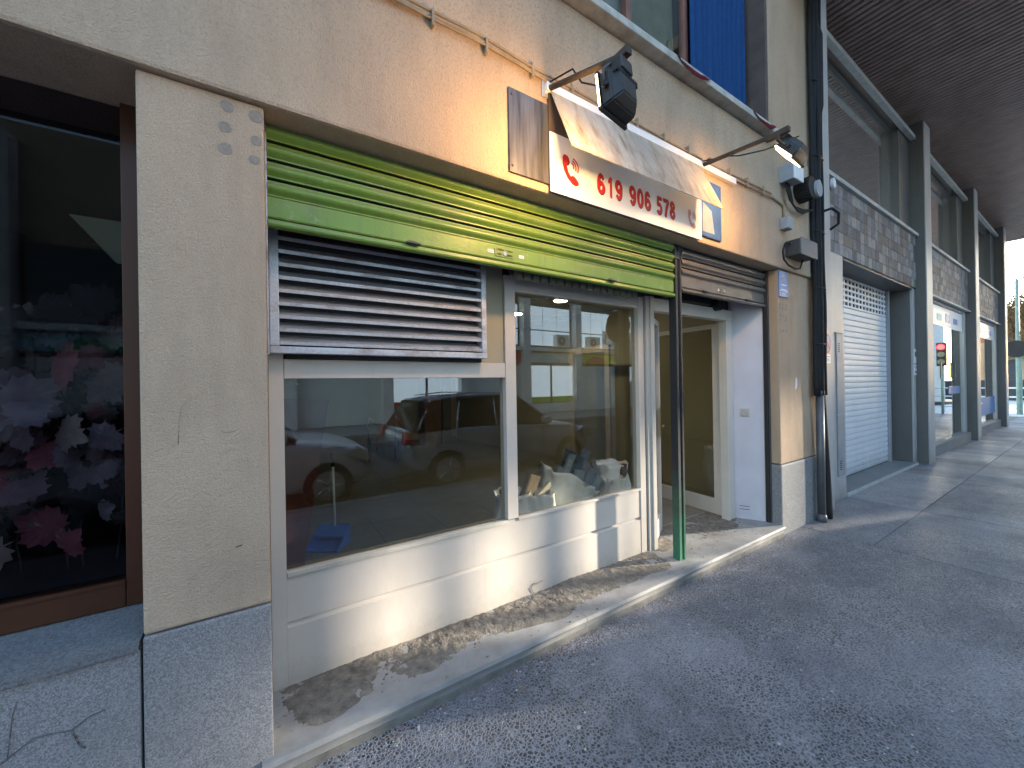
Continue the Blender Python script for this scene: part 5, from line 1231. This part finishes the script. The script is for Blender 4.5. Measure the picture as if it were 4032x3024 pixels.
# ------------------------------------------------------------------ unseen things added to shape the low sun: slotted block, kerb trunks, posts, vans
pb = root('sun_slot_block', (33, -11, 0), 'added unseen block with a slot passing a strip of low sun', 'building')  # added out of view: stops the low sun except through its slot
ang = math.atan2(-.38, .925)
def pbox(name, s0, s1, p0, p1, z0, z1, m):
    bm = bmesh.new(); addbox(bm, s0, s1, p0, p1, z0, z1); bmesh.ops.rotate(bm, verts=bm.verts, cent=(0, 0, 0), matrix=Matrix.Rotation(ang, 3, 'Z')); return finish(name, bm, m, pb)
pbox('wall', 34, 35, -26, 12, 7.45, 24, 'ochre'); pbox('wall', 35.01, 40, -26, 12, 9.8, 24, 'ochre'); pbox('sun_slot_wall', 34.02, 40, -26, 1.75, 0, 7.44, 'opppale'); pbox('sun_slot_wall', 34.02, 40, 3.35, 12, 0, 7.44, 'opppale')
for fl in range(4):
    for k in range(12): pbox('window', 33.95, 33.998, -24+k*3, -22.6+k*3, 8.6+fl*3.4, 10.6+fl*3.4, 'oppdark')
def shade_trunk(x, r0, lab):  # unseen trunks added to cast dark bars across the sun patches
    r = root('shade_trunk', (x, -.92, 0), lab, 'tree', 'trunks added to shade the sun patches'); rnd = random.Random(int(x*10))
    bm = bmesh.new(); addtube(bm, [(x, -.92, -.05), (x, -.92, 2.2), (x+.02, -.95, 3.6)], [r0*1.05, r0, r0*.8], 12)
    for k in range(9):
        a = rnd.uniform(0, 6.28); addtube(bm, [(x, -.94, 3.3), (x+.5*math.cos(a), -.94+.5*math.sin(a)-.3, 4.1), (x+.9*math.cos(a), -1.6+.8*math.sin(a), 5.0)], [r0*.4, r0*.25, .01], 6)
    finish('trunk', bm, 'bark', r); return r
shade_trunk(7.38, .17, 'thick trunk added at the kerb to shade the left end of the panel'); shade_trunk(9.12, .085, 'slim trunk added at the kerb to split the sun patches')
for x, rr, lab in ((8.27, .055, 'thin grey post added between the two trunks to bar the sun'), (9.70, .028, 'thin grey post added right of the slim trunk to bar the sun'), (9.98, .022, 'thinnest grey post added at the kerb to bar the sun')):
    tube('shade_post', [(x, -.9, 0), (x, -.9, 3.0)], rr, 'zinc', None, 10, label=lab, cat='post')  # posts added out of view to cast thin bars between sun patches
def van(x0, x1, lab, H=1.60, y0=-1.37, zb=-.12):  # unseen vans added to keep the low sun off the pavement
    cy_ = y0-.86; r = root('shade_van', ((x0+x1)/2, cy_, zb), lab, 'van', 'vans added to shade the pavement'); L = x1-x0
    bm = bmesh.new(); addprism(bm, [(x0, .0), (x0, H-.1), (x0+.1, H), (x0+L*.70, H), (x0+L*.84, .95), (x0+L*.98, .80), (x1, .6), (x1, .05)], 'y', cy_-.84, cy_+.84)
    bmesh.ops.bevel(bm, geom=bm.edges[:], offset=.05, segments=3, affect='EDGES'); finish('body', bm, 'carwhite2', r, smooth=False)
    for s_ in (1, -1):
        bm = bmesh.new(); addprism(bm, [(x0+L*.52, .95), (x0+L*.52, H-.2), (x0+L*.68, H-.2), (x0+L*.79, .95)], 'y', cy_+s_*.838, cy_+s_*.846); finish('side_window', bm, 'carglass', r)
        for u in (.17, .82):
            wx = x0+u*L; bm = bmesh.new(); addtube(bm, [(wx, cy_+s_*.66, zb+.32), (wx, cy_+s_*.855, zb+.32)], .32, 24); wh = finish('wheel', bm, 'tyre', r)
            bm = bmesh.new(); addtube(bm, [(wx, cy_+s_*.855, zb+.32), (wx, cy_+s_*.862, zb+.32)], .18, 20); finish('rim', bm, 'rim', wh)
        box('tail_light', x0-.01, x0+.03, cy_+s_*.70-.05, cy_+s_*.70+.05, .5, .85, 'bandred', r, .01); box('headlight', x1-.03, x1+.012, cy_+s_*.62-.12, cy_+s_*.62+.12, .42, .58, 'chrome', r, .01)
        box('mirror', x0+L*.76, x0+L*.79, cy_+s_*.9-.06, cy_+s_*.9+.06, .95, 1.15, 'black', r, .01)
van(8.6, 13.3, 'white van added past the traffic sign to shade the pavement')
van(13.8, 18.5, 'white van added before the crossing to shade the pavement')
